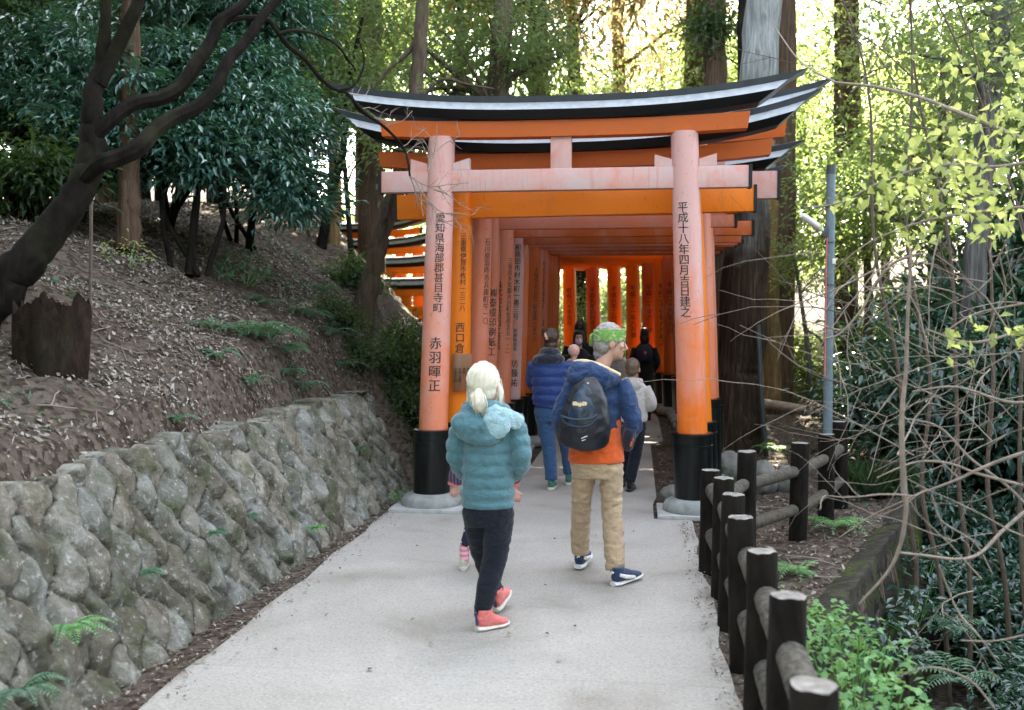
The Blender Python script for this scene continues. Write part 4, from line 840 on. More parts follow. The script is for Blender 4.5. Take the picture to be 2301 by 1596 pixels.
# --- infant peeking over her shoulder
i0 = V(-.64, 10.22, 1.0)
root, R, L, k = figure('infant in a pale peach knit hat carried at the shoulder of the woman in blue', i0, radians(80), (.005, 0, .38), .15, (0, .0, .30), (-.03, 0, .2), (-.05, 0, .05), [[(-.08, 0, .24), (-.11, -.04, .18), (-.10, -.09, .2)], [(.05, 0, .24), (.05, .0, .16), (.03, .05, .1)]], [[(-.08, 0, .04), (-.10, .04, -.04), (-.11, .02, -.10)], [(-.01, 0, .04), (.0, .05, -.04), (.0, .04, -.10)]], C_pink, body_r=.5, hands=False)
coat(root, 'bodysuit', [(-.05, 0, .0, .07, .06), (-.04, 0, .12, .085, .07), (-.02, 0, .24, .08, .06), (0, 0, .30, .04, .04)], [[(-.08, 0, .24, .035, .035), (-.11, -.04, .18, .03, .03), (-.1, -.08, .2, .025, .025)], [(.05, 0, .24, .035, .035), (.05, 0, .16, .03, .03), (.03, .04, .11, .025, .025)]], C_peach, vox=.008)
mb = MB(); mb.ell(L(0, -.012, .035), (.092*k, .108*k, .098*k), R); vol('knit_hat', mb, C_peach, root, .007, 1, wr(.003, 40))
# --- boy in the grey hoodie
b0 = V(-.03, 10.0, 0)
root, R, L, k = figure('boy in a pale grey hoodie and navy track trousers beside the man', b0, radians(80), (-.005, .0, 1.225), .215, (0, 0, 1.09), (0, 0, .95), (0, 0, .66), [[(-.13, 0, 1.03), (-.17, .05, .86), (-.05, .17, .86)], [(.13, 0, 1.03), (.175, .0, .86), (.07, .15, .82)]], [[(-.06, 0, .64), (-.08, .15, .36), (-.11, .22, .09)], [(.06, 0, .64), (.02, .02, .36), (-.03, -.03, .08)]], C_skin, body_r=.85)
coat(root, 'hoodie', [(0, 0, .70, .135, .10), (0, 0, .74, .145, .11), (0, 0, .95, .14, .105), (0, 0, 1.05, .13, .09), (0, 0, 1.10, .07, .07)], [[(-.12, 0, 1.04, .055, .06), (-.175, .04, .87, .055, .06), (-.06, .16, .86, .04, .04)], [(.12, 0, 1.04, .055, .06), (.182, .0, .87, .056, .06), (.08, .14, .83, .042, .042)]], C_hood, 0, 0, .009, .008, 11)
mb = MB(); mb.ell((-.01, -.075, 1.06), (.10, .05, .06)); mb.tube([(-.09, .02, 1.10), (-.06, -.06, 1.115), (.02, -.075, 1.115), (.08, .01, 1.10)], .028, 10); vol('hood', mb, C_hood, root, .008, 2, wr(.007, 14))
t = pants(root, (0, 0, .66, .13, .10), [[(-.06, 0, .65, .075, .085), (-.08, .15, .36, .058, .062), (-.11, .21, .12, .048, .05)], [(.06, 0, .65, .075, .085), (.025, .02, .36, .062, .066), (-.028, -.03, .10, .052, .054)]], C_navy, .008, 11)
mb = MB(); mb.tube([(-.132, .02, .60), (-.143, .14, .36), (-.158, .20, .14)], [(.006, .014)]*3, 8); mb.build('side_stripe', C_white, t)
shoe(root, (-.035, -.07, 0), radians(80), .22, C_blackc, C_blackc, 0, .042); shoe(root, (-.11, .19, 0), radians(90), .22, C_blackc, C_blackc, .15, .042)
mb = MB(); mb.ell(L(0, -.014, .03), (.081*k, .10*k, .094*k), R); mb.ell(L(0, -.05, -.02), (.07*k, .055*k, .055*k), R); vol('hair', mb, C_brown2, root, .007, 2, wr(.005, 34, .5))
# --- dark figures further in
def dark_person(label, loc, a, H, coatm, hairm, hw_=.2, long_=.55, hood=False, leg=C_blackc, hair_long=True, mask=False):
    s = H/1.65; q = lambda *p: tuple(c*s for c in p)
    root, R, L, k = figure(label, loc, a, q(0, 0, 1.53), .225*s, q(0, 0, 1.37), q(0, 0, 1.18), q(0, 0, .8), [[q(-.17, 0, 1.28), q(-.22, .0, 1.03), q(-.16, .1*sin(a), .85)], [q(.17, 0, 1.28), q(.22, .0, 1.03), q(.16, .1*sin(a), .85)]], [[q(-.08, 0, .78), q(-.085, .05, .44), q(-.09, .02, .10)], [q(.08, 0, .78), q(.08, -.05, .44), q(.08, -.12, .10)]], C_skin, vox=.009)
    coat(root, 'coat', [(*q(0, 0, long_), .17*s, .12*s), (*q(0, 0, .9), .165*s, .12*s), (*q(0, 0, 1.2), .18*s, .12*s), (*q(0, 0, 1.31), .14*s, .10*s), (*q(0, 0, 1.38), .07*s, .07*s)], [[(*q(-.16, 0, 1.28), .065*s, .065*s), (*q(-.225, 0, 1.03), .06*s, .065*s), (*q(-.165, .09*sin(a), .87), .048*s, .048*s)], [(*q(.16, 0, 1.28), .065*s, .065*s), (*q(.225, 0, 1.03), .06*s, .065*s), (*q(.165, .09*sin(a), .87), .048*s, .048*s)]], coatm, 0, 0, .011, .007, 9)
    pants(root, (*q(0, 0, .76), .15*s, .11*s), [[(*q(-.08, 0, .76), .085*s, .09*s), (*q(-.085, .05, .44), .065*s, .07*s), (*q(-.09, .02, .10), .055*s, .06*s)], [(*q(.08, 0, .76), .085*s, .09*s), (*q(.08, -.05, .44), .065*s, .07*s), (*q(.08, -.12, .10), .055*s, .06*s)]], leg, .007, 9, .011)
    f = axes(a) @ Vector((0, 1, 0))
    for x, y in ((-.09, .02), (.08, -.12)): shoe(root, (x*s-f.x*.05, y*s-f.y*.05, 0), a, .25*s, C_blackc, C_blackc, 0, .042)
    mb = MB(); mb.ell(L(0, -.022, .026), (.086*k, .098*k, .1*k), R)
    if hair_long: mb.ell(L(0, -.055, -.07), (.092*k, .055*k, .12*k), R); mb.ell(L(.068, .0, -.06), (.022*k, .04*k, .10*k), R); mb.ell(L(-.068, .0, -.06), (.022*k, .04*k, .10*k), R)
    mb.ell(L(0, .05, .075), (.06*k, .045*k, .03*k), R); vol('hair', mb, hairm, root, .009, 2, wr(.005, 24, .5))
    if mask: mb = MB(); mb.ell(L(0, .055, -.052), (.056*k, .056*k, .048*k), R); mb.build('face_mask', C_mask, root)
    return root
dark_person('woman with a pale lavender face mask and black coat coming towards the camera', V(-.76, 13.3, 0), radians(-88), 1.58, C_blackc, C_blackh, mask=True)
dark_person('dark-haired person in black half hidden behind the masked woman', V(-.80, 14.3, 0), radians(85), 1.69, C_blackc, C_blackh)
dark_person('person in a taupe coat behind the face of the man in the headband', V(-.22, 12.2, 0), radians(88), 1.50, C_taupe, C_blackh)
dark_person('person in long black clothes with a small backpack farthest inside the gates', V(.14, 17.0, 0), radians(90), 1.56, C_blackc, C_blackh, long_=.3)
sb_ = empty('small_backpack', (.14, 16.85, 1.0), label='small dark blue backpack on the back of the farthest person', cat='backpack')
mb = MB(); limb(mb, [(0, 0, 0, .08, .04), (0, 0, .04, .12, .065), (0, 0, .17, .12, .065), (0, 0, .26, .08, .04), (0, 0, .28, .03, .02)], 0, 0, 18, (1, 0, 0)); vol('bag', mb, simple('deep_blue_nylon', (.012, .016, .05), .5), sb_, .009, 2)
mb = MB(); mb.ell((.01, -.066, .14), (.022, .006, .026)); mb.build('badge', C_coral, sb_)
# ---------------------------------------------------------------- trees
def ground_at(vx, vy, far=40):                    # where the sight line through a measured view point meets the ground
    Y = 2.0
    while Y < far:
        p = at(vx, vy, Y)
        if p.z <= float(zt(p.x, p.y)): return p
        Y += .03
    return at(vx, vy, far)
def vtrunk(pts, w0=None):                         # (view x, view y, depth, width in view px) -> x, y, z, radius
    return [(*at(a, b, Y), w_*.5*Y/F) for a, b, Y, w_ in pts]
def tree(label, trunk, bk, centres=None, nleaf=120, spread=.35, L=.10, Wd=.045, lm=None, limbs=8, group=None, cat='tree', name='tree', droop=.35, squash=.65, seed=1, extra=(), flat=.6, k=6, n=12, lr=.35, out=.7):
    base = V(*trunk[0][:3]); root = empty(name, base, label=label, cat=cat, group=group); q = np.random.default_rng(seed)
    mb = MB(); P = smooth_path(trunk, k); rad = []
    for i, p in enumerate(P): rad.append(max(.004, p[3])*(1+.10*noise.noise((i*.8, seed, 0))))
    mb.tube([V(*p[:3])-base+V(noise.noise((i*.5, seed, 1)), noise.noise((i*.5, seed, 5)), 0)*p[3]*.35 for i, p in enumerate(P)], rad, n)
    for e in extra:
        E_ = smooth_path(e, 5); mb.tube([V(*p[:3])-base for p in E_], [max(.003, p[3]) for p in E_], 8)
    if centres is not None and limbs:
        C = np.asarray(centres)
        for c in C[q.permutation(len(C))[:limbs]]:
            zc = c[2]-q.uniform(.2, .9)*max(.4, abs(c[2]-trunk[-1][2])*.5); j = min(range(len(P)), key=lambda i: abs(P[i][2]-min(zc, P[-1][2]))); s = P[j]; a = V(*s[:3]); e = V(*c); m_ = a.lerp(e, .5)+V(q.normal(0, .1), q.normal(0, .1), q.uniform(0, .25))*(e-a).length*.4
            E_ = smooth_path([(*a, s[3]*lr+.006), (*m_, s[3]*lr*.6+.005), (*e, .004)], 5); mb.tube([V(*p[:3])-base for p in E_], [p[3] for p in E_], 6)
    mb.build('trunk', M[bk], root)
    if centres is not None:
        Pp, D = crown_pts(np.asarray(centres)-np.array(base), nleaf, spread, q, droop, squash, out)
        link('crown', leaf_mesh('crown', Pp, D, L, Wd, M[lm], flat, r=q), root)
    return root
def C_(vx, vy, Y, rad, n, seed=0, hollow=.3): return ell_centres(at(vx, vy, Y), rad, n, np.random.default_rng(seed+50), hollow)
# leaning tree in front of the bank, with mossy limbs
t0 = vtrunk([(-170, 880, 5.7, 112), (-50, 720, 5.8, 104), (42, 605, 5.9, 93), (118, 515, 6.0, 80), (182, 425, 6.1, 70), (207, 340, 6.2, 62), (206, 270, 6.2, 50), (212, 200, 6.25, 44), (228, 150, 6.3, 36), (236, 70, 6.3, 28), (238, 0, 6.3, 24), (242, -120, 6.3, 18)])
ex = [vtrunk(p) for p in (
    [(222, 190, 6.25, 34), (256, 122, 6.3, 34), (286, 60, 6.3, 32), (312, 0, 6.3, 26), (330, -90, 6.3, 20)],
    [(205, 320, 6.2, 40), (232, 285, 6.2, 38), (295, 236, 6.3, 35), (360, 221, 6.4, 36), (406, 194, 6.5, 34), (443, 140, 6.6, 34), (475, 92, 6.7, 30), (493, 50, 6.75, 30), (530, 23, 6.8, 24), (567, -10, 6.9, 20), (620, -70, 7, 16)],
    [(182, 415, 6.1, 30), (219, 372, 6.0, 42), (262, 356, 6.05, 42), (313, 332, 6.1, 42), (346, 295, 6.2, 40), (392, 263, 6.3, 36), (443, 240, 6.4, 34), (484, 198, 6.5, 30), (512, 138, 6.6, 28), (553, 92, 6.7, 26), (590, 37, 6.8, 22), (632, -10, 6.9, 20), (680, -70, 7, 14)],
    [(485, 60, 6.75, 16), (530, 42, 6.9, 13), (595, 42, 7.1, 12), (622, 69, 7.2, 12), (645, 101, 7.3, 12), (682, 129, 7.4, 11), (715, 170, 7.5, 11), (738, 192, 7.6, 10), (763, 204, 7.7, 9), (781, 211, 7.7, 8), (811, 246, 7.8, 8), (833, 264, 7.8, 8), (864, 286, 7.8, 7), (904, 328, 7.9, 6), (917, 365, 7.9, 6), (921, 396, 7.9, 5)],
    [(625, 76, 7.2, 8), (660, 68, 7.3, 7), (715, 78, 7.5, 6), (760, 105, 7.6, 5), (800, 160, 7.7, 4)], [(757, 204, 7.7, 6), (790, 196, 7.7, 6), (812, 165, 7.75, 5), (818, 130, 7.8, 4), (806, 90, 7.8, 3)],
    [(790, 214, 7.75, 5), (803, 245, 7.8, 5), (826, 262, 7.8, 4)])]
lt = tree('leaning dark tree with two crooked mossy limbs on the bank above the stone wall', t0, 'bark_dark', name='leaning_tree', seed=5, extra=ex, n=16)
def twigs(mb, p, d, L, r, depth, q, base=V(0, 0, 0), droop=.0, br=3, kink=.35):
    pts = [p.copy()]; dd = d.normalized(); n = 5
    for i in range(n):
        dd = (dd+V(q.gauss(0, kink), q.gauss(0, kink), q.gauss(0, kink)-droop)*.5).normalized(); pts.append(pts[-1]+dd*L/n)
    mb.tube([x-base for x in pts], [r*(1-.6*i/n) for i in range(n+1)], 5)
    if depth:
        for b in range(br):
            j = q.randint(1, n); s = (pts[j]-pts[j-1]).normalized(); side = V(q.gauss(0, 1), q.gauss(0, 1), q.gauss(0, 1)); side = (side-s*side.dot(s)).normalized()
            twigs(mb, pts[j], s*.7+side*.75, L*q.uniform(.4, .7), r*.55, depth-1, q, base, droop, br, kink)
mb = MB(); q = random.Random(4); lb = lt.location
for (a, b, Y, tx, ty, L_, dp) in [(921, 396, 7.9, 975, 430, .28, 1), (921, 396, 7.9, 950, 480, .35, 2), (967, 419, 7.9, 1060, 440, .32, 2), (960, 450, 7.9, 1000, 495, .25, 2), (905, 330, 7.9, 960, 300, .22, 2), (910, 350, 7.9, 940, 330, .2, 1), (864, 286, 7.8, 900, 250, .2, 2), (833, 264, 7.8, 880, 270, .2, 2), (980, 340, 7.9, 1012, 290, .25, 1), (960, 385, 7.9, 1005, 300, .42, 2), (780, 212, 7.7, 830, 215, .2, 2), (1000, 480, 7.9, 1060, 470, .22, 2), (975, 425, 7.9, 1020, 450, .3, 2), (811, 246, 7.8, 850, 235, .2, 1), (930, 400, 7.9, 1000, 470, .5, 2)]:
    p = at(a, b, Y); twigs(mb, p, at(tx, ty, Y+.1)-p, L_, .0055, dp, q, lb, .0, 3, .3)
mb.build('bare_twigs', M['twig'], lt)
# trees whose trunks show
tree('straight reddish trunk standing in the leafy bank behind the leaning tree', vtrunk([(288, 560, 8.6, 60), (290, 470, 8.6, 54), (290, 380, 8.6, 48), (292, 200, 8.6, 44), (296, 0, 8.6, 40), (300, -300, 8.6, 34)]), 'bark_cedar', C_(300, -420, 8.8, (1.6, 1.6, 1.0), 30, 2), 160, .35, .10, .045, 'leaf_dark', name='cedar_tree')
tree('dark ivy-covered trunk behind the glossy shrub at the top', vtrunk([(655, 470, 13.5, 62), (658, 250, 13.5, 54), (660, 100, 13.5, 52), (662, -50, 13.5, 48), (665, -400, 13.5, 40)]), 'bark_dark', np.concatenate([C_(662, 60, 13.4, (.5, .4, 1.6), 22, 3), C_(665, -500, 13.5, (2.6, 2.6, 1.6), 36, 4)]), 170, .3, .11, .05, 'leaf_dark', name='ivy_tree')
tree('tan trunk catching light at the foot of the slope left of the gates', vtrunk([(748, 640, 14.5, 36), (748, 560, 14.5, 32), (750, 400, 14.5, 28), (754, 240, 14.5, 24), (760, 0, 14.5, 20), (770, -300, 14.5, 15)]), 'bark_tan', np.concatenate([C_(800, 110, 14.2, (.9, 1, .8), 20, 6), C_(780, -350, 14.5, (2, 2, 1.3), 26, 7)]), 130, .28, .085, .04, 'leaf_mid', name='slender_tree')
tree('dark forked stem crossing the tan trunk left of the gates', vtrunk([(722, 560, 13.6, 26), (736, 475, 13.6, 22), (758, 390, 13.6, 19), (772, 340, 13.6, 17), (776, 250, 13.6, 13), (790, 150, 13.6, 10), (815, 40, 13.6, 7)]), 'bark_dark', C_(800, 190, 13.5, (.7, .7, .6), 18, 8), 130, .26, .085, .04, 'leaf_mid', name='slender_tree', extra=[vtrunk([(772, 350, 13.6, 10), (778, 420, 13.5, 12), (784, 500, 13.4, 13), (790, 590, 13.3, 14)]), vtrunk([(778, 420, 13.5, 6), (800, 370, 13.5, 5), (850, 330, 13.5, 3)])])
tree('grey-black trunk leaning towards the front gate beside its pillar', vtrunk([(800, 800, 11.4, 60), (826, 660, 11.4, 50), (838, 610, 11.4, 42), (856, 540, 11.4, 38), (880, 450, 11.4, 37), (902, 380, 11.4, 35), (922, 290, 11.4, 34), (936, 190, 11.4, 34), (944, 90, 11.4, 32), (950, 0, 11.4, 28), (962, -200, 11.4, 22)]), 'bark_brown', np.concatenate([C_(900, 330, 11.3, (.45, .4, .3), 9, 9), C_(960, -250, 11.6, (2, 2, 1), 20, 10)]), 120, .26, .085, .04, 'leaf_mid', name='leaning_tree', extra=[vtrunk([(944, 80, 11.4, 16), (915, 120, 11.4, 12), (880, 150, 11.4, 9), (840, 200, 11.4, 5)]), vtrunk([(930, 240, 11.4, 10), (990, 180, 11.4, 8), (1050, 190, 11.4, 6), (1110, 200, 11.4, 4)])])
tree('thick mossy brown trunk rising behind the middle of the front gate roof', vtrunk([(1105, 500, 16.5, 62), (1112, 300, 16.5, 54), (1122, 150, 16.5, 46), (1132, 0, 16.5, 44), (1140, -400, 16.5, 36)]), 'bark_brown', np.concatenate([C_(1060, 90, 16.2, (1.6, 1.4, .8), 30, 11), C_(1210, 130, 16.8, (.9, .8, .5), 16, 12)]), 120, .3, .09, .042, 'leaf_mid', name='broadleaf_tree', extra=[vtrunk([(1112, 190, 16.5, 16), (1060, 205, 16.4, 12), (1000, 195, 16.3, 10), (940, 215, 16.2, 8), (880, 240, 16.1, 5)])])
tree('slim reddish cedar trunk right of the mossy brown one', vtrunk([(1288, 600, 23, 36), (1288, 200, 23, 30), (1285, 0, 23, 27), (1282, -300, 23, 22)]), 'bark_cedar', C_(1260, 20, 22.6, (2.2, 1.6, 1.4), 30, 13), 110, .4, .20, .05, 'leaf_cedar', name='cedar_tree', droop=.9)
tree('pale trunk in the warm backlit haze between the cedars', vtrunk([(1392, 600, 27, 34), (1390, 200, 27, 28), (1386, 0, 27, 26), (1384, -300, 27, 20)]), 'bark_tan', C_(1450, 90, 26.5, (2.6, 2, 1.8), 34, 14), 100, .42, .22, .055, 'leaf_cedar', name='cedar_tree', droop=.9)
tree('dark red-brown cedar trunk with a tuft of leaves near the top, behind the roof beam', vtrunk([(1602, 900, 18.5, 62), (1604, 500, 18.5, 58), (1606, 200, 18.5, 52), (1606, 0, 18.5, 48), (1608, -400, 18.5, 40)]), 'bark_cedar', C_(1606, 50, 18.1, (.45, .4, .5), 14, 15), 130, .22, .10, .045, 'leaf_dark', name='cedar_tree', limbs=2)
tree('big cedar with a pale grey upper trunk leaning beside the gates', vtrunk([(1646, 1040, 13.8, 150), (1652, 960, 13.8, 118), (1664, 800, 13.8, 106), (1682, 500, 13.8, 94), (1700, 250, 13.8, 84), (1713, 40, 13.8, 78), (1722, -200, 13.8, 72), (1735, -600, 13.8, 60)]), 'bark_skylit', None, name='cedar_tree', n=22)
tree('second dark trunk just left of the pale grey cedar top', vtrunk([(1668, 900, 17, 30), (1670, 400, 17, 28), (1672, 0, 17, 26), (1674, -400, 17, 22)]), 'bark_dark', None, name='cedar_tree')
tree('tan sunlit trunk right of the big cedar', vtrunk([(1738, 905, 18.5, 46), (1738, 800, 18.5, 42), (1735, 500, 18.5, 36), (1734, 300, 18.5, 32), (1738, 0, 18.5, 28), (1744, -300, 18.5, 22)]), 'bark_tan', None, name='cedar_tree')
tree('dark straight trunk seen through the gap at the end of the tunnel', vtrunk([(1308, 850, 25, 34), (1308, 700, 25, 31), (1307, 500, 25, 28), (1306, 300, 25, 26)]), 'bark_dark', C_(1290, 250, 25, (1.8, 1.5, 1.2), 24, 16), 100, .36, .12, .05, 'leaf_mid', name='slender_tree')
tree('grey trunk half hidden by the tangle of twigs', vtrunk([(2150, 1080, 11.5, 62), (2160, 950, 11.5, 54), (2178, 800, 11.5, 50), (2192, 600, 11.5, 48), (2206, 400, 11.5, 46), (2228, 200, 11.5, 44), (2250, 40, 11.5, 42), (2272, -200, 11.5, 36)]), 'bark_grey', C_(2200, 40, 11.8, (1.6, 1.3, 1.0), 30, 17), 120, .3, .09, .045, 'leaf_sun', name='slender_tree')
tree('brown trunk glowing behind the lamp pole', vtrunk([(1892, 800, 21, 36), (1890, 680, 21, 32), (1888, 500, 21, 28), (1886, 300, 21, 24), (1884, 0, 21, 18)]), 'bark_cedar', C_(1880, 200, 21, (1.8, 1.5, 1.6), 30, 18), 120, .36, .11, .05, 'leaf_sun', name='slender_tree')
tree('pale thin forked sapling lit low behind the lamp pole', vtrunk([(1822, 860, 17.5, 13), (1812, 760, 17.5, 10), (1798, 660, 17.5, 8), (1788, 590, 17.5, 6)]), 'bark_grey', C_(1800, 600, 17.5, (.7, .6, .6), 14, 19), 90, .25, .09, .04, 'leaf_sun', name='sapling', extra=[vtrunk([(1810, 740, 17.5, 7), (1840, 760, 17.4, 6), (1872, 800, 17.3, 8)])])
# glossy broad-leaved shrubs on the bank
def laurel(label, base, cs, n, seed, nl=175, L=.105, lm='leaf_laurel', Wd=.038, stems=3, sp=.17, name='laurel_shrub', group='glossy shrubs on the left bank', sq=.45, dr=.45):
    b = V(*base); top = V(*np.mean(cs, axis=0)); r = random.Random(seed)
    tr = [(*b, .05), (*(b.lerp(top, .5)+V(.05, 0, .05)), .035), (*top, .02)]
    ex = [[(*(b+V(r.uniform(-.2, .2), 0, 0)), .03), (*(b.lerp(top, .5)+V(r.uniform(-.4, .4), r.uniform(-.2, .2), 0)), .02), (*(top+V(r.uniform(-.6, .6), 0, r.uniform(-.2, .3))), .01)] for _ in range(stems)]
    return tree(label, tr, 'bark_dark', cs, nl, sp, L, Wd, lm, 14, group, 'shrub', name, dr, sq, seed, ex, .75, 5, 8, .5, 1.1)
laurel('big glossy blue-green shrub with drooping leaf sprays, nearest the front gate', ground_at(560, 560), np.concatenate([C_(570, 300, 9.8, (.75, .55, .55), 46, 21), C_(520, 180, 10.0, (.7, .6, .45), 34, 22), C_(640, 410, 9.6, (.33, .35, .35), 20, 23)]), 90, 31)
laurel('glossy shrub with large pale-glinting leaves behind the mossy limbs', ground_at(425, 620), np.concatenate([C_(420, 200, 9.6, (.85, .6, .6), 50, 24), C_(460, 330, 9.2, (.5, .4, .35), 26, 25)]), 80, 32)
laurel('glossy shrub reaching from behind the reddish trunk to the photo corner', ground_at(150, 500), np.concatenate([C_(240, 260, 8.8, (.7, .6, .55), 40, 26), C_(120, 170, 9.2, (.9, .6, .5), 40, 27)]), 80, 33)
laurel('upper glossy foliage mass above the mossy limbs', ground_at(380, 520), np.concatenate([C_(420, 40, 10.4, (1.2, .7, .6), 46, 28), C_(570, 60, 10.6, (.75, .6, .5), 30, 29)]), 80, 34)
laurel('dark leafy shrub low in the far corner of the bank', ground_at(60, 480), np.concatenate([C_(60, 390, 8.2, (.5, .5, .22), 20, 35), C_(20, 280, 9.5, (.8, .7, .5), 24, 36)]), 80, 35, lm='leaf_dark')
# prototypes that are copied
def proto(label, kind, h, seed, lm, group, n=46, nleaf=240, spread=.5, L=.13, Wd=.055, bk='bark_brown', rad=(1.7, 1.7, 1.9), zc=.62, name='broadleaf_tree', droop=.35, r0=.13, limbs=12):
    cs = ell_centres((0, 0, h*zc), rad, n, np.random.default_rng(seed), .25)
    return tree(label, [(0, 0, -.2, r0), (.05, 0, h*.3, r0*.8), (-.05, .05, h*.6, r0*.55), (0, 0, h*.85, r0*.25)], bk, cs, nleaf, spread, L, Wd, lm, limbs, group, name=name, droop=droop, seed=seed)
gA = 'broad-leaved trees in the sunlit wood'; gB = 'dark evergreen trees of the hillside, three added out of view'; gC = 'tall cedars shading the gates'; gD = 'bushes of the undergrowth'
def put(pr, lst, label, group, first=True):
    for i, (x, y, sc, rz) in enumerate(lst):
        z = float(zt(x, y))-.05; c = pr if (i == 0 and first) else dup(pr); c.location = (x, y, z); c.rotation_euler.z = rz; c.scale = (sc, sc, sc*(.9+.25*((i*37) % 10)/10)); tag(c, label, group=group)
ra = random.Random(11)
# sunlit wood beyond
A1 = proto('tall leafy tree in the sunlit wood beyond the gates', 0, 8, 61, 'leaf_sun', gA, 44, 170, .6, .15, .07)
put(A1, [(4.2, 19, .8, 0), (7.5, 17, .9, 1), (10.5, 21, 1.1, 2), (6, 25, 1.0, 3), (2.5, 30, 1.1, 4), (13, 27, 1.3, 5), (9, 32, 1.3, .5), (-1.5, 36, 1.25, 1.5), (16, 34, 1.5, 2.5), (5, 39, 1.3, 3.5), (-6, 33, 1.1, 4.5), (3.6, 34, 1.5, 1.9), (-7.5, 28, 1.3, 4.9)], 'tall leafy tree in the sunlit wood beyond the gates', gA)
A2 = proto('open greener tree in the sunlit wood beyond the gates', 0, 7, 62, 'leaf_mid', gA, 36, 150, .55, .13, .065, rad=(2.0, 2.0, 1.7))
put(A2, [(5.4, 14.5, .75, 0), (8.6, 13, .85, 2), (11.5, 16, 1.0, 3), (3.4, 24, .9, 1), (-3.5, 27, 1.0, 4), (-8.5, 30, 1.1, 5), (8, 27, 1.2, 2.2), (-5, 40, 1.3, 1.1), (14, 21, 1.2, .3), (0.8, 42, 1.3, .9), (-11, 36, 1.3, 2), (-6.5, 23.5, 1.2, 1.2), (.8, 33, 1.7, 2.4), (-3, 37, 1.8, 3.3), (6.5, 34, 1.8, 4.4), (10.5, 25.5, 1.6, .4), (7.2, 15.8, 1.1, 2.8), (-3.4, 19.5, 1.25, 1.7), (2.4, 22, 1.2, .7), (-2.6, 24.4, .42, 3.0), (-1.4, 24.9, .45, .2), (-.2, 25.2, .42, 2.2), (.9, 25, .45, 4.2), (4.6, 16, 1.0, 5.0), (6.4, 12.6, .95, 3.1), (9.6, 18.5, 1.5, 4.1)], 'open greener tree in the sunlit wood beyond the gates', gA)
# dark hillside
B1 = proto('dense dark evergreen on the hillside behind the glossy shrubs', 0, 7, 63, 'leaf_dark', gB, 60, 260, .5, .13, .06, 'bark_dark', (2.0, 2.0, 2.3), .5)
put(B1, [(-8.5, 13, .9, 0), (-11.5, 12, 1.0, 1), (-6.8, 15.5, .9, 2), (-10, 17, 1.1, 3), (-13.5, 17, 1.2, 4), (-16, 13, 1.2, 5), (-8, 20.5, 1.0, .7), (-12, 22, 1.3, 1.7), (-17, 22, 1.5, 2.7), (-9.8, 26, 1.3, 3.2), (-6.4, 13.4, .42, .4), (-7.6, 12.0, .45, 1.4), (-9.0, 11.0, .5, 3.4), (-10.5, 20.5, .6, 4.4), (-11.8, 22.8, .7, 1.1), (-9.0, 18.0, .55, 2.1), (-13, 20, .7, .6), (-8.0, 15.5, .42, 5.1), (-10.6, 10.2, .55, 5.4), (-6.9, 17.5, .55, .9), (-7.2, 5.2, 1.35, 2.2), (-9.5, 8.0, 1.4, 3.1), (-6.2, 1.2, 1.3, 4.0)], 'dense dark evergreen on the hillside behind the glossy shrubs', gB)  # last three are out of view, added to darken the left bank
# tall cedars whose crowns shade the path
C1 = proto('tall cedar whose high crown shades the gates', 0, 20, 64, 'leaf_cedar', gC, 120, 170, .75, .34, .10, 'bark_cedar', (3.3, 3.3, 6.2), .70, 'cedar_tree', .8, .3, 30)
put(C1, [(-2.0, 20, .95, 0), (4.3, 21.5, 1.0, 1), (-7.6, 21.5, 1.0, 2), (9.4, 22, 1.0, 3), (1.3, 22.5, 1.05, 4), (-13, 20, 1.0, 5), (14.5, 19.5, 1.0, .5), (6.9, 18.5, .9, 1.5), (-5.0, 18.5, .9, 2.5), (12, 17.5, .9, 3.5), (-10, 18, .9, 4.5), (2.6, 18.6, .86, 5.5)], 'tall cedar whose high crown shades the gates', gC)
# undergrowth
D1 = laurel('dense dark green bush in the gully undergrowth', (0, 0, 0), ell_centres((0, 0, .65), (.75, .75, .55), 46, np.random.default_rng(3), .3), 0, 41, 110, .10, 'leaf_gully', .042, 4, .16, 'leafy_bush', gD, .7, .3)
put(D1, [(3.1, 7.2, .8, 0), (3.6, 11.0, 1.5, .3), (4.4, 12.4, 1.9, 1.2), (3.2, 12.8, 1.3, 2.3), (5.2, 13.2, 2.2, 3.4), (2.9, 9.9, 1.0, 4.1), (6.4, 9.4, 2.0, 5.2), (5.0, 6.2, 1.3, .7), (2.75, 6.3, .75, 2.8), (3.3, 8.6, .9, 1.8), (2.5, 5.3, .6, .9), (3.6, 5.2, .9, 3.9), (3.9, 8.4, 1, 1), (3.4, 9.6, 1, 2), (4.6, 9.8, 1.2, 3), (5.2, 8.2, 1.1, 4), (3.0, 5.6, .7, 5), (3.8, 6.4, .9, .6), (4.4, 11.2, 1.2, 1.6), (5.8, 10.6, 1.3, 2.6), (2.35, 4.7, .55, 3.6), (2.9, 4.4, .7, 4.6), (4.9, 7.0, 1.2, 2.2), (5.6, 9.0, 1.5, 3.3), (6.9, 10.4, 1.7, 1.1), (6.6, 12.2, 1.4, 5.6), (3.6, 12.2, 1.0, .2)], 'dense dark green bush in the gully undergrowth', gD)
D2 = laurel('yellow-green bush lit from behind in the wood', (0, 0, 0), ell_centres((0, 0, .8), (.95, .95, .75), 46, np.random.default_rng(4), .3), 0, 42, 90, .11, 'leaf_sun', .05, 4, .2, 'leafy_bush', gD, .7, .3)
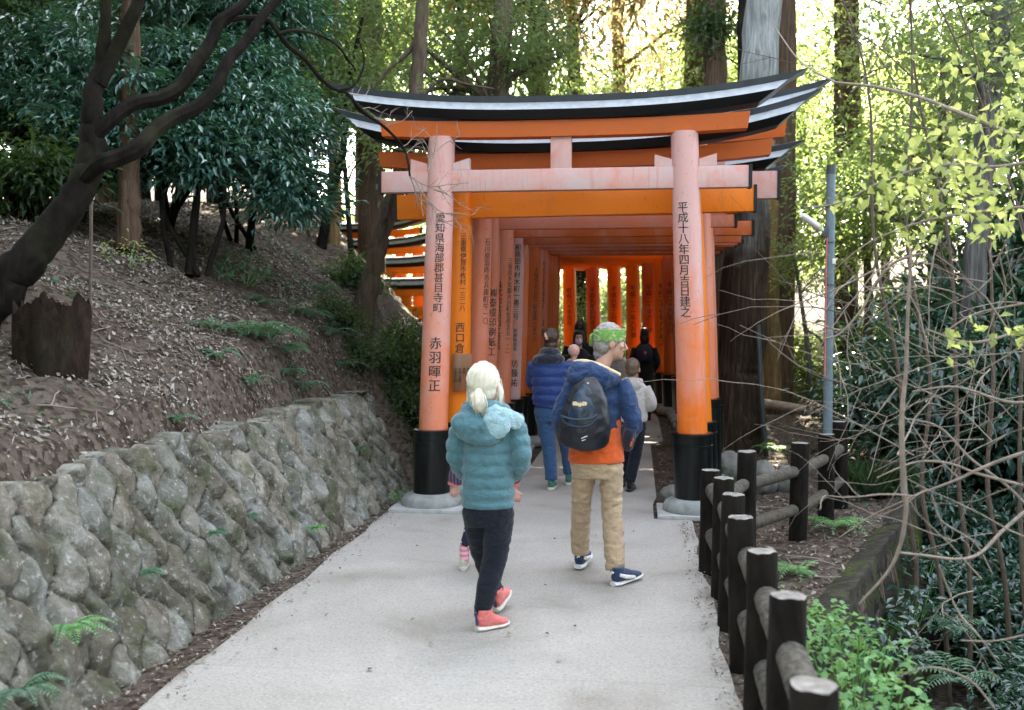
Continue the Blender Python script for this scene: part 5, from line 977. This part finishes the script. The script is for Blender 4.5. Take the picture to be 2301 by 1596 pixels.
put(D2, [(4.6, 17, 1.1, 0), (6.2, 15.5, 1.2, 1), (3.4, 20, 1.0, 2), (7.8, 18.5, 1.5, 3), (2.6, 23, 1.1, 4), (9.5, 15, 1.4, 5), (5.4, 21, 1.4, .5), (-.2, 29, 1.2, 1.5), (-2.6, 29.5, 1.1, 2.5), (-4.6, 24.5, 1.0, 3.5), (2.6, 28, 1.3, 4.5), (-2.9, 25.5, .9, 3.0), (-1.0, 25.8, .9, .2), (.6, 26.2, .9, 2.2), (7.2, 12.2, 1.2, .9)], 'yellow-green bush lit from behind in the wood', gD)
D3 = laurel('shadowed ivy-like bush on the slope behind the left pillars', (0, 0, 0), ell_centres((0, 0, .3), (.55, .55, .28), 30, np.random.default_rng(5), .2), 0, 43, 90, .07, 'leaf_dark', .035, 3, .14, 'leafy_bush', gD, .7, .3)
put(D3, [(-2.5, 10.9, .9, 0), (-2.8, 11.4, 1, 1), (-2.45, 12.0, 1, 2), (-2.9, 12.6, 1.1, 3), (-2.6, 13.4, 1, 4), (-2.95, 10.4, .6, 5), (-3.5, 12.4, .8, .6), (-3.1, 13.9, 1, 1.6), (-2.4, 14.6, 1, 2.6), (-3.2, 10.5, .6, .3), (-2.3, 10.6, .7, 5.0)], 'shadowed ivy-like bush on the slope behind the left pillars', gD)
# the far wood, one mass
n_ = 760; cs = np.stack([rng.uniform(-48, 48, n_), rng.uniform(48, 64, n_), np.abs(rng.normal(0, 1, n_))*4.4+.8], 1); P, D = crown_pts(cs, 70, .9, rng, .4, .8)
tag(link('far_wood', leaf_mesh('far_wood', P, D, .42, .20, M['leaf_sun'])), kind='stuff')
# unseen leaf clumps added behind and beside the viewer to block low sky
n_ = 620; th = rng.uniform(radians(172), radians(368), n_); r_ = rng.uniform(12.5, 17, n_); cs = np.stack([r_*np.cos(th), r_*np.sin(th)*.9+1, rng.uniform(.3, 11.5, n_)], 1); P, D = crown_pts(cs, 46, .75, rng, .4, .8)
tag(link('unseen_shade_wood', leaf_mesh('unseen_shade_wood', P, D, .5, .26, M['leaf_dark'])), kind='stuff')
# ferns and herbs
def fern(label, p, size, n, seed, lm='leaf_fern', group='ferns growing on the banks', tilt=(0, -.3)):
    q = np.random.default_rng(seed); PP = []; DD = []; LL = []; mb = MB()
    for i in range(n):
        a = 2*pi*i/n+q.uniform(-.4, .4); L = size*q.uniform(.7, 1.15); h = V(cos(a)+tilt[0], sin(a)+tilt[1], 0).normalized(); rise = q.uniform(.7, 1.35); pts = []
        for j in range(15):
            t = j/14; pts.append(V(0, 0, 0)+h*(L*t*.95)+V(0, 0, 1)*L*(rise*t-.85*t*t*rise-.12*t*t)); 
        mb.tube(pts[::2], .003, 4)
        for j in range(2, 15):
            t = j/14; d = (pts[j]-pts[j-1]).normalized(); s = d.cross(V(0, 0, 1)).normalized(); ll = L*.30*sin(pi*min(1, .12+.9*t))**.8*(1-.55*t)+.008
            for sg in (-1, 1): PP.append(pts[j][:]); DD.append((s*sg+d*.45-V(0, 0, .12))[:]); LL.append(ll)
    root = empty('fern', p, label=label, cat='fern', group=group); mb.build('stalk', M['leaf_fern'], root)
    PP = np.array(PP); DD = np.array(DD); DD /= np.linalg.norm(DD, axis=1, keepdims=True); LL = np.array(LL); Nn = np.tile([0., 0, 1], (len(PP), 1))+q.normal(0, .12, (len(PP), 3))
    v, f = leaf_arrays(PP, DD, Nn, LL, np.maximum(.012, LL*.24), .1, .12); link('frond', np_mesh('frond', v, f, M[lm]), root); return root
for i, (vx, vy, s, n, lb) in enumerate([(555, 760, .34, 9, 'largest blue-green fern midway up the leafy bank'), (640, 800, .26, 8, 'fern drooping below the largest one on the bank'), (735, 760, .28, 7, 'fern on the shaded slope above the wall end'), (730, 660, .24, 7, 'fern high on the slope under the leaning trunk'), (490, 810, .15, 6, 'tiny fern among dead leaves on the bank'), (560, 870, .16, 7, 'little fern at the top edge of the stone wall'), (680, 880, .18, 7, 'fern tuft over the stone wall crest near its far end'), (400, 950, .12, 6, 'small dark fern at the crest of the wall'), (610, 770, .30, 9, 'fern just right of the largest one on the bank'), (700, 720, .24, 8, 'fern between the shaded slope and the largest fern'), (470, 740, .16, 6, 'fern alone among the leaves left of the largest one'), (650, 850, .2, 7, 'fern low on the bank above the far wall stones'), (770, 830, .2, 7, 'fern in the dark greenery above the end of the wall'), (600, 690, .2, 7, 'fern under the leafy sapling on the bank')]):
    fern(lb, ground_at(vx, vy)+V(0, 0, .02), s*1.35, n+2, 70+i)
for i, (vx, vy, Y, s, lb) in enumerate([(150, 1420, 3.95, .20, 'bright fern sprouting from the wall near the bottom corner'), (730, 1270, 0, .13, 'fern growing low on the wall face near the gate'), (560, 1160, 0, .10, 'fern sprig in a joint halfway along the wall'), (330, 1290, 0, .10, 'fern sprig between big stones of the wall'), (700, 1190, 0, .12, 'leafy sprig in the wall beside the far stones'), (40, 1560, 3.6, .20, 'fern at the foot of the wall in the photo corner'), (480, 1200, 0, .09, 'tiny green sprig in the middle of the wall'), (800, 1010, 0, .12, 'fern on the end of the wall behind the tub')]):
    zf = 0.0
    # on the leaning wall face: x = -2.40 - .45 z
    lo, hi = 2.4, 11.0
    for _ in range(40):
        m_ = (lo+hi)/2; p = at(vx, vy, m_)
        if p.x > -2.36-.45*max(0, p.z)+.03*(m_-5)/5: lo = m_
        else: hi = m_
    fern(lb, at(vx, vy, lo), s, 6, 90+i, 'leaf_herb' if i in (0, 4) else 'leaf_fern', 'ferns rooted in the stone wall', (1.0, -.5))
for i, (vx, vy, s, lb) in enumerate([(1878, 1190, .30, 'green fern at the foot of the dark fence posts'), (1735, 1015, .30, 'fern beyond the fence beside the boulders'), (1700, 1080, .24, 'fern between the log rails behind the corner post'), (1790, 1290, .2, 'fern sprout beside the bright herbs')]):
    fern(lb, ground_at(vx, vy), s*1.2, 9, 110+i, 'leaf_herb', 'ferns beyond the fence')
for i, (x, y, z, s, lb) in enumerate([(1.75, 5.6, -.55, .36, 'fern hanging down the mossy edge near the gully'), (1.45, 4.7, -.35, .34, 'fern at the photo bottom beside the bright herbs'), (2.05, 6.6, -.6, .34, 'pale fern below the mossy edge'), (1.95, 5.2, -.9, .38, 'long fern frond lowest in the gully'), (2.3, 7.4, -.5, .3, 'fern beside the vine over the gully')]):
    fern(lb, (x, y, z), s, 8, 130+i, 'leaf_fern', 'ferns in the gully', (-.2, -.3))
def herb(label, p, rad, h, n, seed, L=.05, Wd=.034, lm='leaf_herb', group='bright green herbs by the fence', name='herb_clump'):
    q = np.random.default_rng(seed); root = empty(name, p, label=label, cat='plant', group=group); mb = MB()
    a = q.uniform(0, 2*pi, n); r = rad*np.sqrt(q.uniform(0, 1, n)); z = h*(1-.6*(r/rad)**2)*q.uniform(.25, 1.0, n); P = np.stack([r*np.cos(a), r*np.sin(a), z], 1); D = np.stack([np.cos(a), np.sin(a), q.normal(-.1, .3, n)], 1)+q.normal(0, .5, (n, 3))
    for i in range(0, n, 14): mb.tube([(P[i][0]*.4, P[i][1]*.4, -.02), (P[i][0]*.8, P[i][1]*.8, P[i][2]*.6), tuple(P[i])], .003, 4)
    mb.build('stem', M['leaf_herb'], root); link('leaves', leaf_mesh('leaves', P, D, L, Wd, M[lm], .75, .15, .1, q), root); return root
for i, (x, y, rd, h, n, lb) in enumerate([(.92, 4.05, .26, .42, 420, 'bright herb clump nearest the camera behind the fence'), (.98, 4.6, .27, .45, 450, 'tallest bright herb clump behind the fence'), (.95, 5.15, .25, .36, 380, 'bright herb clump between the third and fourth posts'), (.85, 5.75, .2, .26, 240, 'low bright herbs beside the leaf-strewn strip'), (1.25, 4.3, .24, .3, 320, 'herb clump spilling over the gully edge'), (1.15, 3.6, .26, .34, 300, 'herb clump in the bottom corner by the last post')]):
    herb(lb, (x, y, float(zt(x, y))-.02), rd*1.05, h, int(n*.62), 150+i)
herb('small leafy weed beside the left base stone of the front gate', (-2.14, 8.95, .05), .12, .12, 90, 160, .03, .022, group='weeds')
herb('leafy sapling with pale green compound leaves on the bank', ground_at(545, 640), .34, .42, 220, 161, .085, .03, 'leaf_fern', group='saplings on the bank')
herb('yellowish herb at the foot of the reddish trunk', ground_at(285, 600), .22, .34, 90, 162, .05, .02, 'leaf_bright', group='saplings on the bank')
herb('low dark weeds by the boulders beyond the fence', (1.1, 10.4, 0), .4, .25, 260, 163, .06, .035, 'leaf_dark', group='weeds')
P_ = ground_at(1965, 1110); q = np.random.default_rng(9); n = 900; a = q.uniform(0, 2*pi, n); r = .34*np.sqrt(q.uniform(0, 1, n)); P = np.stack([r*np.cos(a), r*np.sin(a)*.8, np.zeros(n)], 1); D = np.stack([np.cos(a)*.35, np.sin(a)*.35, np.ones(n)], 1)+q.normal(0, .18, (n, 3))
o = link('grass_tuft', leaf_mesh('grass_tuft', P, D, .30, .010, M['leaf_grass'], .1, .05, .3, q)); o.location = P_; tag(o, 'tuft of fine dark green grass beyond the fence corner', 'grass tuft')
for i, (x, y, z, rd, n, lb) in enumerate([(1.55, 6.35, -.35, .26, 160, 'dark leafy tuft hanging on the mossy edge'), (1.95, 7.3, -.45, .3, 180, 'dark leafy tuft on the mossy edge farther along'), (2.3, 8.2, -.3, .3, 180, 'leafy tuft near the far end of the mossy edge'), (1.5, 5.4, -.75, .35, 220, 'broad-leaved weed low under the mossy edge'), (2.1, 6.2, -1.1, .45, 260, 'broad-leaved weed at the gully bottom')]):
    herb(lb, (x, y, z), rd, rd, n, 170+i, .075, .04, 'leaf_gully', 'leafy tufts of the gully edge')
# creeping green on the bank, nobody could count it
x, y = scatter(5200, -4.6, -2.6, 3.0, 12.5, lambda x, y: np.sin(x*2.3+y*.9)+np.sin(y*2.1-x*3)+rng.normal(0, .6, len(x)) > .9)
P = np.stack([x, y, wob(x, y, zt(x, y))+.025], 1); o = link('creeping_weeds', leaf_mesh('creeping_weeds', P, rng.normal(0, 1, (len(x), 3))*[1, 1, .5]+[0, 0, .3], .05, .024, M['leaf_fern'], .6, .1, .2)); tag(o, kind='stuff')
# stump
st = empty('tree_stump', ground_at(118, 805), label='rotten jagged tree stump on the leafy bank', cat='tree stump'); mb = MB(); N = 48; vs = []; fs = []; zs_ = [-.25, -.05, .10, .20, .27, .32]
for j, z in enumerate(zs_):
    for k in range(N):
        a = 2*pi*k/N; r = (.20-.02*j/5)*(1+.28*noise.noise((cos(a)*2.2, sin(a)*2.2, z*1.5+2))+.10*noise.noise((cos(a)*7, sin(a)*7, z*2))+(.07*(1-j/2) if j < 2 else 0)); zz = z+((.16*noise.noise((cos(a)*2.5, sin(a)*2.5, 7))+.10*noise.noise((cos(a)*8, sin(a)*8, 3))) if j == 5 else 0); vs.append((r*cos(a), r*sin(a), zz))
for k in range(N): vs.append((.15*cos(2*pi*k/N), .15*sin(2*pi*k/N), .22+.05*noise.noise((k*.7, 1, 1))))
for j in range(6):
    for k in range(N): fs.append((j*N+k, j*N+(k+1) % N, (j+1)*N+(k+1) % N, (j+1)*N+k))
fs.append(tuple(6*N+k for k in range(N))); mb.add(vs, fs); mb.build('trunk', M['rotten'], st, sharp=60)
mb = MB(); p = [at(204, 375, 6.6), at(205, 480, 6.55), at(204, 590, 6.5), at(203, 690, 6.45)]; o = mb.build('hanging_vine', M['twig_dark']) if False else None
mb.tube(smooth_path([tuple(x) for x in p], 5), .012, 7); o = mb.build('dead_stem', M['twig_dark']); tag(o, 'thin bare stem standing straight beside the stump', 'stem')
# ---------------------------------------------------------------- log fence
fr = empty('log_fence', (.53, 2.7, 0), label='rustic log fence of dark posts with pale tops along the path edge', cat='fence')
fb = empty('log_fence', (.8, 7.4, 0), label='mossy rustic log fence turning away from the path beyond the front gate', cat='fence')
def post(root, x, y, h, r=.066):
    q = root.location; mb = MB(); s = random.Random(int(x*100+y*77)); zs_ = np.linspace(-.1, h-.012, 12)
    vs = []; fs = []; N = 22; tx = s.uniform(-.03, .03); ty = s.uniform(-.03, .03)
    for j, z in enumerate(list(zs_)+[h]):
        for k in range(N):
            a = 2*pi*k/N; rr = r*(1+.07*noise.noise((cos(a)*2+x*9, sin(a)*2+y*9, z*5))+.03*noise.noise((cos(a)*6+y, sin(a)*6, z*16)))*(.93 if j == 12 else 1); vs.append((x-q.x+rr*cos(a)+tx*z, y-q.y+rr*sin(a)+ty*z, z+(.008*noise.noise((cos(a)*2+x*7, sin(a)*2, y)) if j > 10 else 0)))
    for j in range(12):
        for k in range(N): fs.append((j*N+k, j*N+(k+1) % N, (j+1)*N+(k+1) % N, (j+1)*N+k))
    mb.add(vs, fs, 0); mb.add([vs[12*N+k] for k in range(N)], [tuple(range(N))], 1)
    return mb.build('post', [M['log'], M['log_top']], root, sharp=50)
def rail(root, a, b, m, r=.05):
    q = root.location; a = V(*a)-q; b = V(*b)-q; n = 9; pts = [a.lerp(b, i/n) for i in range(n+1)]; mb = MB()
    mb.tube(pts, [r*(.55 if i in (0, n) else 1+.06*noise.noise((i*.9, a.x*5, a.y*5))) for i in range(n+1)], 14); return mb.build('rail', m, root)
pf = [(.50, 2.72, .76), (.525, 3.6, .76), (.53, 4.3, .755), (.535, 5.02, .755), (.53, 5.68, .75), (.535, 6.27, .745), (.50, 6.9, .70)]
for x, y, h in pf: post(fr, x, y, h)
post(fr, .48, 1.9, .76)
pf0 = [(.48, 1.9, .76)]+pf
for a, b in zip(pf0, pf0[1:]):
    for z in (.55, .24): rail(fr, (a[0]+.02, a[1], z+.0), (b[0]+.02, b[1], z+.02), M['rail'], .056)
pb_ = [(.80, 7.36, .77), (1.27, 8.0, .76), (1.62, 8.75, .74), (1.88, 9.45, .78)]
for x, y, h in pb_: post(fb, x, y, h, .07)
for a, b in zip([(.53, 6.6, 0)]+pb_, pb_):
    for z in (.52, .22): rail(fb, (a[0], a[1], z), (b[0], b[1], z+.02), M['rail_dark'] if a[1] > 6.7 else M['rail'], .045)
# ---------------------------------------------------------------- lamp pole, lean pole, stake, logs, rocks
lp = empty('lamp_pole', (1.72, 9.25, 0), label='blue-grey steel lamp pole with a short white tube lamp arm', cat='lamp pole')
mb = MB(); mb.tube([(0, 0, -.1), (0, 0, 1.5), (0.004, 0, 3.02)], [.043, .042, .040], 18); mb.build('pole', M['steel'], lp)
mb = MB(); mb.tube([(.004, 0, 3.02), (.004, 0, 3.10)], .043, 18); mb.build('pole_cap', M['steel_dark'], lp)
for z in (2.72, 2.40, 2.02): mb = MB(); mb.tube([(0, 0, z), (0, 0, z+.018)], .0455, 18); mb.build('band', M['steel_dark'], lp)
mb = MB(); mb.box((-.05, -.02, 2.50), (.05, .05, .09)); mb.build('lamp_bracket', M['steel_dark'], lp, bevel=.006)
mb = MB(); mb.tube([(-.07, -.03, 2.52), (-.10, -.05, 2.54), (-.26, -.18, 2.63), (-.28, -.195, 2.64)], [.018, .030, .028, .02], 14); mb.build('tube_lamp', M['white'], lp)
mb = MB(); mb.tube([(-.03, -.035, 2.48), (-.037, -.035, 2.2), (-.035, -.035, 1.9), (-.036, -.035, 1.2)], .006, 6); mb.build('cable', C_coral, lp)
mb = MB(); mb.box((.03, -.03, 2.24), (.03, .03, .05)); mb.build('junction_box', M['white'], lp, bevel=.004)
mb = MB(); p0 = ground_at(1722, 1010); mb.tube([p0-V(0, 0, .1), at(1710, 880, p0.y), at(1703, 730, p0.y)], [.034, .034, .034], 14); o = mb.build('thin_pole', M['steel_dark']); tag(o, 'thin dark pole leaning against the foot of the big cedar', 'pole')
p0 = ground_at(1968, 1085); mb = MB(); mb.tube([p0-V(0, 0, .1), p0+V(.01, 0, .16), p0+V(.012, 0, .20)], [.03, .03, .026], 10); o = mb.build('wooden_stake', simple('yellow_wood', (.42, .29, .07), .8, .3, 16)); tag(o, 'short yellowish stake standing in the grass tuft', 'stake')
for a, b, c, r, lb in (((1715, 884, 19.5), (1800, 880, 19.8), (1900, 882, 20.2), .085, 'upper straight fallen log lying across the forest floor'), ((1690, 902, 16.5), (1830, 925, 16.0), (1985, 962, 15.4), .07, 'long pale fallen log sloping down behind the lamp pole'), ((1800, 905, 18.5), (1870, 925, 18), (1960, 945, 17.5), .06, 'thin fallen log between the two bigger ones')):
    P3 = [at(*q_) for q_ in (a, b, c)]; P3 = [V(p.x, p.y, max(p.z, float(zt(p.x, p.y))+r*.6)) for p in P3]; E_ = smooth_path([(*p, r*s) for p, s in zip(P3, (1.05, 1, .85))], 7); mb = MB(); mb.tube([V(*p[:3]) for p in E_], [p[3]*(1+.08*noise.noise((i*.7, r*90, 0))) for i, p in enumerate(E_)], 12); o = mb.build('fallen_log', M['deadlog']); tag(o, lb, 'log', 'fallen logs')
def boulder(label, c, r, seed, mat='rock'):
    mb = MB(); mb.ell((0, 0, 0), r, None, 22, 14); me = mb.mesh('boulder', M[mat])
    for v in me.vertices: v.co *= 1+.22*noise.noise(v.co*(2.2/max(r))+Vector((seed, 0, 0)))+.08*noise.noise(v.co*(6/max(r))+Vector((0, seed, 0)))
    o = link('boulder', me); o.location = c; tag(o, label, 'rock', 'rocks'); return o
boulder('round dark stone on the leaf litter beside the inner path', (.33, 9.45, .07), (.10, .10, .085), 1); boulder('pale boulder behind the tall tubs of the gates', (1.0, 10.6, .12), (.2, .18, .2), 2); boulder('squarish pale rock beyond the fence corner post', (1.25, 10.1, .13), (.15, .14, .18), 3); boulder('brown-stained rock next to the squarish one', (1.5, 10.2, .1), (.13, .12, .16), 4)
p0 = ground_at(2080, 1135); boulder('round pale stone at the end of the mossy edge', p0+V(0, 0, .06), (.13, .13, .10), 5)
# mossy stone edge of the gully
vs = []; fs = []; ys = np.arange(3.0, 10.4, .035); nz = 34
for y in ys:
    for j in range(nz):
        t = j/(nz-1); z = .06-t*1.4; x = float(xedge(y))+.02
        if j < 5: x -= .16*(1-j/4.); z = .055-.01*(j-4)**2*.3
        b = .10*noise.noise((y*3.1, z*3.1, 4))+.05*abs(noise.noise((y*9, z*7, 2)))+.03*noise.noise((y*22, z*22, 2)); vs.append((x+.28*t+b*(1 if j > 4 else .15), y-b*.3, z+b*.2))
for i in range(len(ys)-1):
    for j in range(nz-1): fs.append((i*nz+j, (i+1)*nz+j, (i+1)*nz+j+1, i*nz+j+1))
me = np_mesh('mossy_stone_edge', vs, fs, M['mosswall'], True); tag(link('mossy_stone_edge', me), 'mossy stone edging dropping into the gully beyond the leaf-strewn strip', 'stone wall')
# ---------------------------------------------------------------- bare shrubs hanging over the gully
def pinned(mb, lst, base, m=0):
    for pts in lst:
        E_ = smooth_path([(*at(a, b, Y), w_*.41*Y/F) for a, b, Y, w_ in pts], 6); mb.tube([V(*p[:3])-base for p in E_], [max(.0012, p[3])*(1+.12*noise.noise((i*.9, pts[0][0], 0))) for i, p in enumerate(E_)], 7)
b0 = V(4.2, 5.2, -.9); sh = empty('bare_shrub', b0, label='tangled pale bare shrub arching over the gully', cat='shrub'); mb = MB()
pinned(mb, [[(2048, 560, 4.6, 7), (2040, 700, 4.6, 9), (2036, 828, 4.6, 11), (2026, 949, 4.6, 13), (2031, 1098, 4.6, 17), (2036, 1141, 4.6, 13), (2026, 1213, 4.6, 12), (1998, 1281, 4.6, 9), (1930, 1358, 4.6, 6)],
    [(2021, 1242, 4.6, 7), (2079, 1249, 4.7, 8), (2156, 1257, 4.8, 9), (2204, 1242, 4.9, 9), (2252, 1194, 5.0, 10), (2310, 1145, 5.1, 11), (2400, 1080, 5.2, 12)],
    [(2079, 1105, 5.0, 6), (2151, 1078, 5.0, 8), (2190, 1059, 5.0, 9), (2248, 1035, 5.0, 10), (2320, 1012, 5.0, 11), (2420, 990, 5.1, 12)],
    [(1970, 1074, 5.0, 4), (2045, 1042, 5.0, 6), (2103, 1037, 5.0, 7), (2151, 1047, 5.0, 7), (2195, 1064, 5.0, 8), (2300, 1092, 5.0, 9), (2400, 1120, 5.1, 9)],
    [(1886, 1208, 5.2, 3), (1958, 1160, 5.2, 5), (2028, 1127, 5.1, 6), (2085, 1100, 5.1, 6)], [(2030, 940, 5.2, 4), (2110, 960, 5.2, 6), (2180, 1030, 5.2, 7), (2260, 1090, 5.2, 7), (2320, 1150, 5.2, 8)],
    [(2095, 1115, 4.9, 4), (2115, 1170, 4.9, 5), (2190, 1220, 4.9, 5), (2230, 1290, 4.9, 4)], [(2250, 1500, 4.4, 4), (2200, 1430, 4.4, 5), (2150, 1370, 4.5, 6), (2110, 1270, 4.5, 4)], [(2330, 1420, 4.3, 6), (2240, 1440, 4.3, 5), (2160, 1440, 4.3, 4)], [(2240, 1600, 4.0, 6), (2180, 1530, 4.0, 6), (2090, 1500, 4.0, 5), (1990, 1530, 4.0, 3)],
    [(2420, 700, 5.4, 12), (2290, 745, 5.3, 9), (2180, 770, 5.2, 7), (2080, 740, 5.2, 5)], [(2400, 880, 5.0, 10), (2280, 905, 5.0, 8), (2150, 870, 5.0, 6), (2050, 880, 5.0, 4)],
    [(1853, 762, 6.0, 5), (1890, 748, 6.0, 6), (1939, 692, 6.0, 7), (1965, 640, 6.0, 7), (2010, 590, 6.0, 8), (2070, 570, 6.0, 8)], [(1808, 720, 6.2, 3), (1870, 738, 6.1, 4), (1900, 745, 6.0, 4)]], b0)
q = random.Random(21)
for i in range(44):
    a = q.uniform(1960, 2360); b = q.uniform(480, 1050); Y = q.uniform(4.6, 6.6); p = at(a, b, Y); d = V(q.uniform(-1, .3), q.uniform(-.5, .5), q.uniform(-.5, .5)); twigs(mb, p, d, q.uniform(.4, 1.0), q.uniform(.002, .0055), 1, q, b0, .05, 3, .28)
for i in range(14):
    a = q.uniform(2050, 2400); b = q.uniform(1050, 1500); Y = q.uniform(4.2, 5.6); p = at(a, b, Y); twigs(mb, p, V(q.uniform(-1, .2), q.uniform(-.5, .5), q.uniform(-.2, .6)), q.uniform(.3, .7), q.uniform(.002, .005), 1, q, b0, .05, 2, .28)
mb.build('branches', M['twig'], sh)
b1 = V(3.6, 6.6, -.9); sh = empty('bare_shrub', b1, label='upright dark-stemmed bare shrub behind the pale tangle', cat='shrub'); mb = MB()
for i in range(5):
    a = 2010+i*72+q.uniform(-15, 15); Y = q.uniform(6.2, 8); pinned(mb, [[(a+q.uniform(-20, 60), 1780, Y, 14), (a+q.uniform(-40, 60), 1330, Y, 13), (a+q.uniform(-20, 30), 1100, Y, 12), (a, 850, Y, 10), (a+q.uniform(-60, 30), 550, Y, 8), (a+q.uniform(-160, 10), 200, Y, 6), (a+q.uniform(-220, 0), -60, Y, 4)]], b1)
for i in range(30):
    a = q.uniform(1830, 2330); b = q.uniform(-20, 900); Y = q.uniform(6.2, 8.5); twigs(mb, at(a, b, Y), V(q.uniform(-.6, .6), q.uniform(-.4, .4), q.uniform(-.1, .9)), q.uniform(.5, 1.2), q.uniform(.003, .007), 1, q, b1, 0, 3, .22)
mb.build('stems', M['twig_dark'], sh)
b2 = V(4.5, 5.2, 1.5); sh = empty('leafy_branch', b2, label='leafy yellow-green maple branches reaching in from the photo edge', cat='branch'); mb = MB(); BR = [[(1807, 467, 6.0, 4), (1888, 456, 5.9, 5), (1968, 415, 5.8, 6), (2061, 381, 5.7, 7), (2141, 370, 5.6, 8), (2240, 375, 5.5, 9), (2400, 350, 5.3, 12)], [(1876, 185, 6.2, 6), (1968, 196, 6.1, 8), (2066, 219, 6.0, 9), (2141, 248, 5.9, 11), (2199, 271, 5.8, 12), (2310, 320, 5.7, 14), (2420, 380, 5.6, 16)], [(1840, 640, 6.1, 3), (1930, 560, 6.0, 4), (2010, 520, 5.9, 6), (2110, 490, 5.8, 7), (2260, 470, 5.6, 9), (2400, 455, 5.5, 11)], [(2105, 760, 5.2, 4), (2180, 710, 5.2, 5), (2260, 690, 5.2, 6), (2380, 670, 5.2, 8)], [(1740, 60, 7, 3), (1800, 140, 6.6, 4), (1876, 185, 6.2, 6)]]
pinned(mb, BR, b2); mb.build('branches', M['twig'], sh)
PP = []; DD = []; q = np.random.default_rng(77)
for (cx, cy, Y, sx, sy, n) in [(2190, 330, 5.3, 130, 80, 110), (2080, 400, 5.5, 110, 70, 90), (2230, 470, 5.2, 90, 70, 80), (2000, 430, 5.6, 70, 40, 40), (2270, 230, 5.6, 50, 60, 40), (1885, 452, 5.85, 28, 10, 8), (2240, 750, 4.9, 45, 30, 12), (2150, 760, 5.1, 40, 40, 10), (2060, 525, 5.6, 60, 30, 16), (2270, 120, 6, 60, 60, 30), (2150, 160, 6.2, 80, 60, 24)]:
    for i in range(int(n*1.1)): p = at(cx+q.normal(0, sx*.6), cy+q.normal(0, sy*.6), Y+q.normal(0, .35)); PP.append(p[:]); DD.append((q.normal(0, .7), q.normal(0, .7), -.5+q.normal(0, .5)))
link('leaves', leaf_mesh('leaves', np.array(PP)-np.array(b2), np.array(DD), .062, .044, M['leaf_bright'], .35, .14, .3, q), sh)
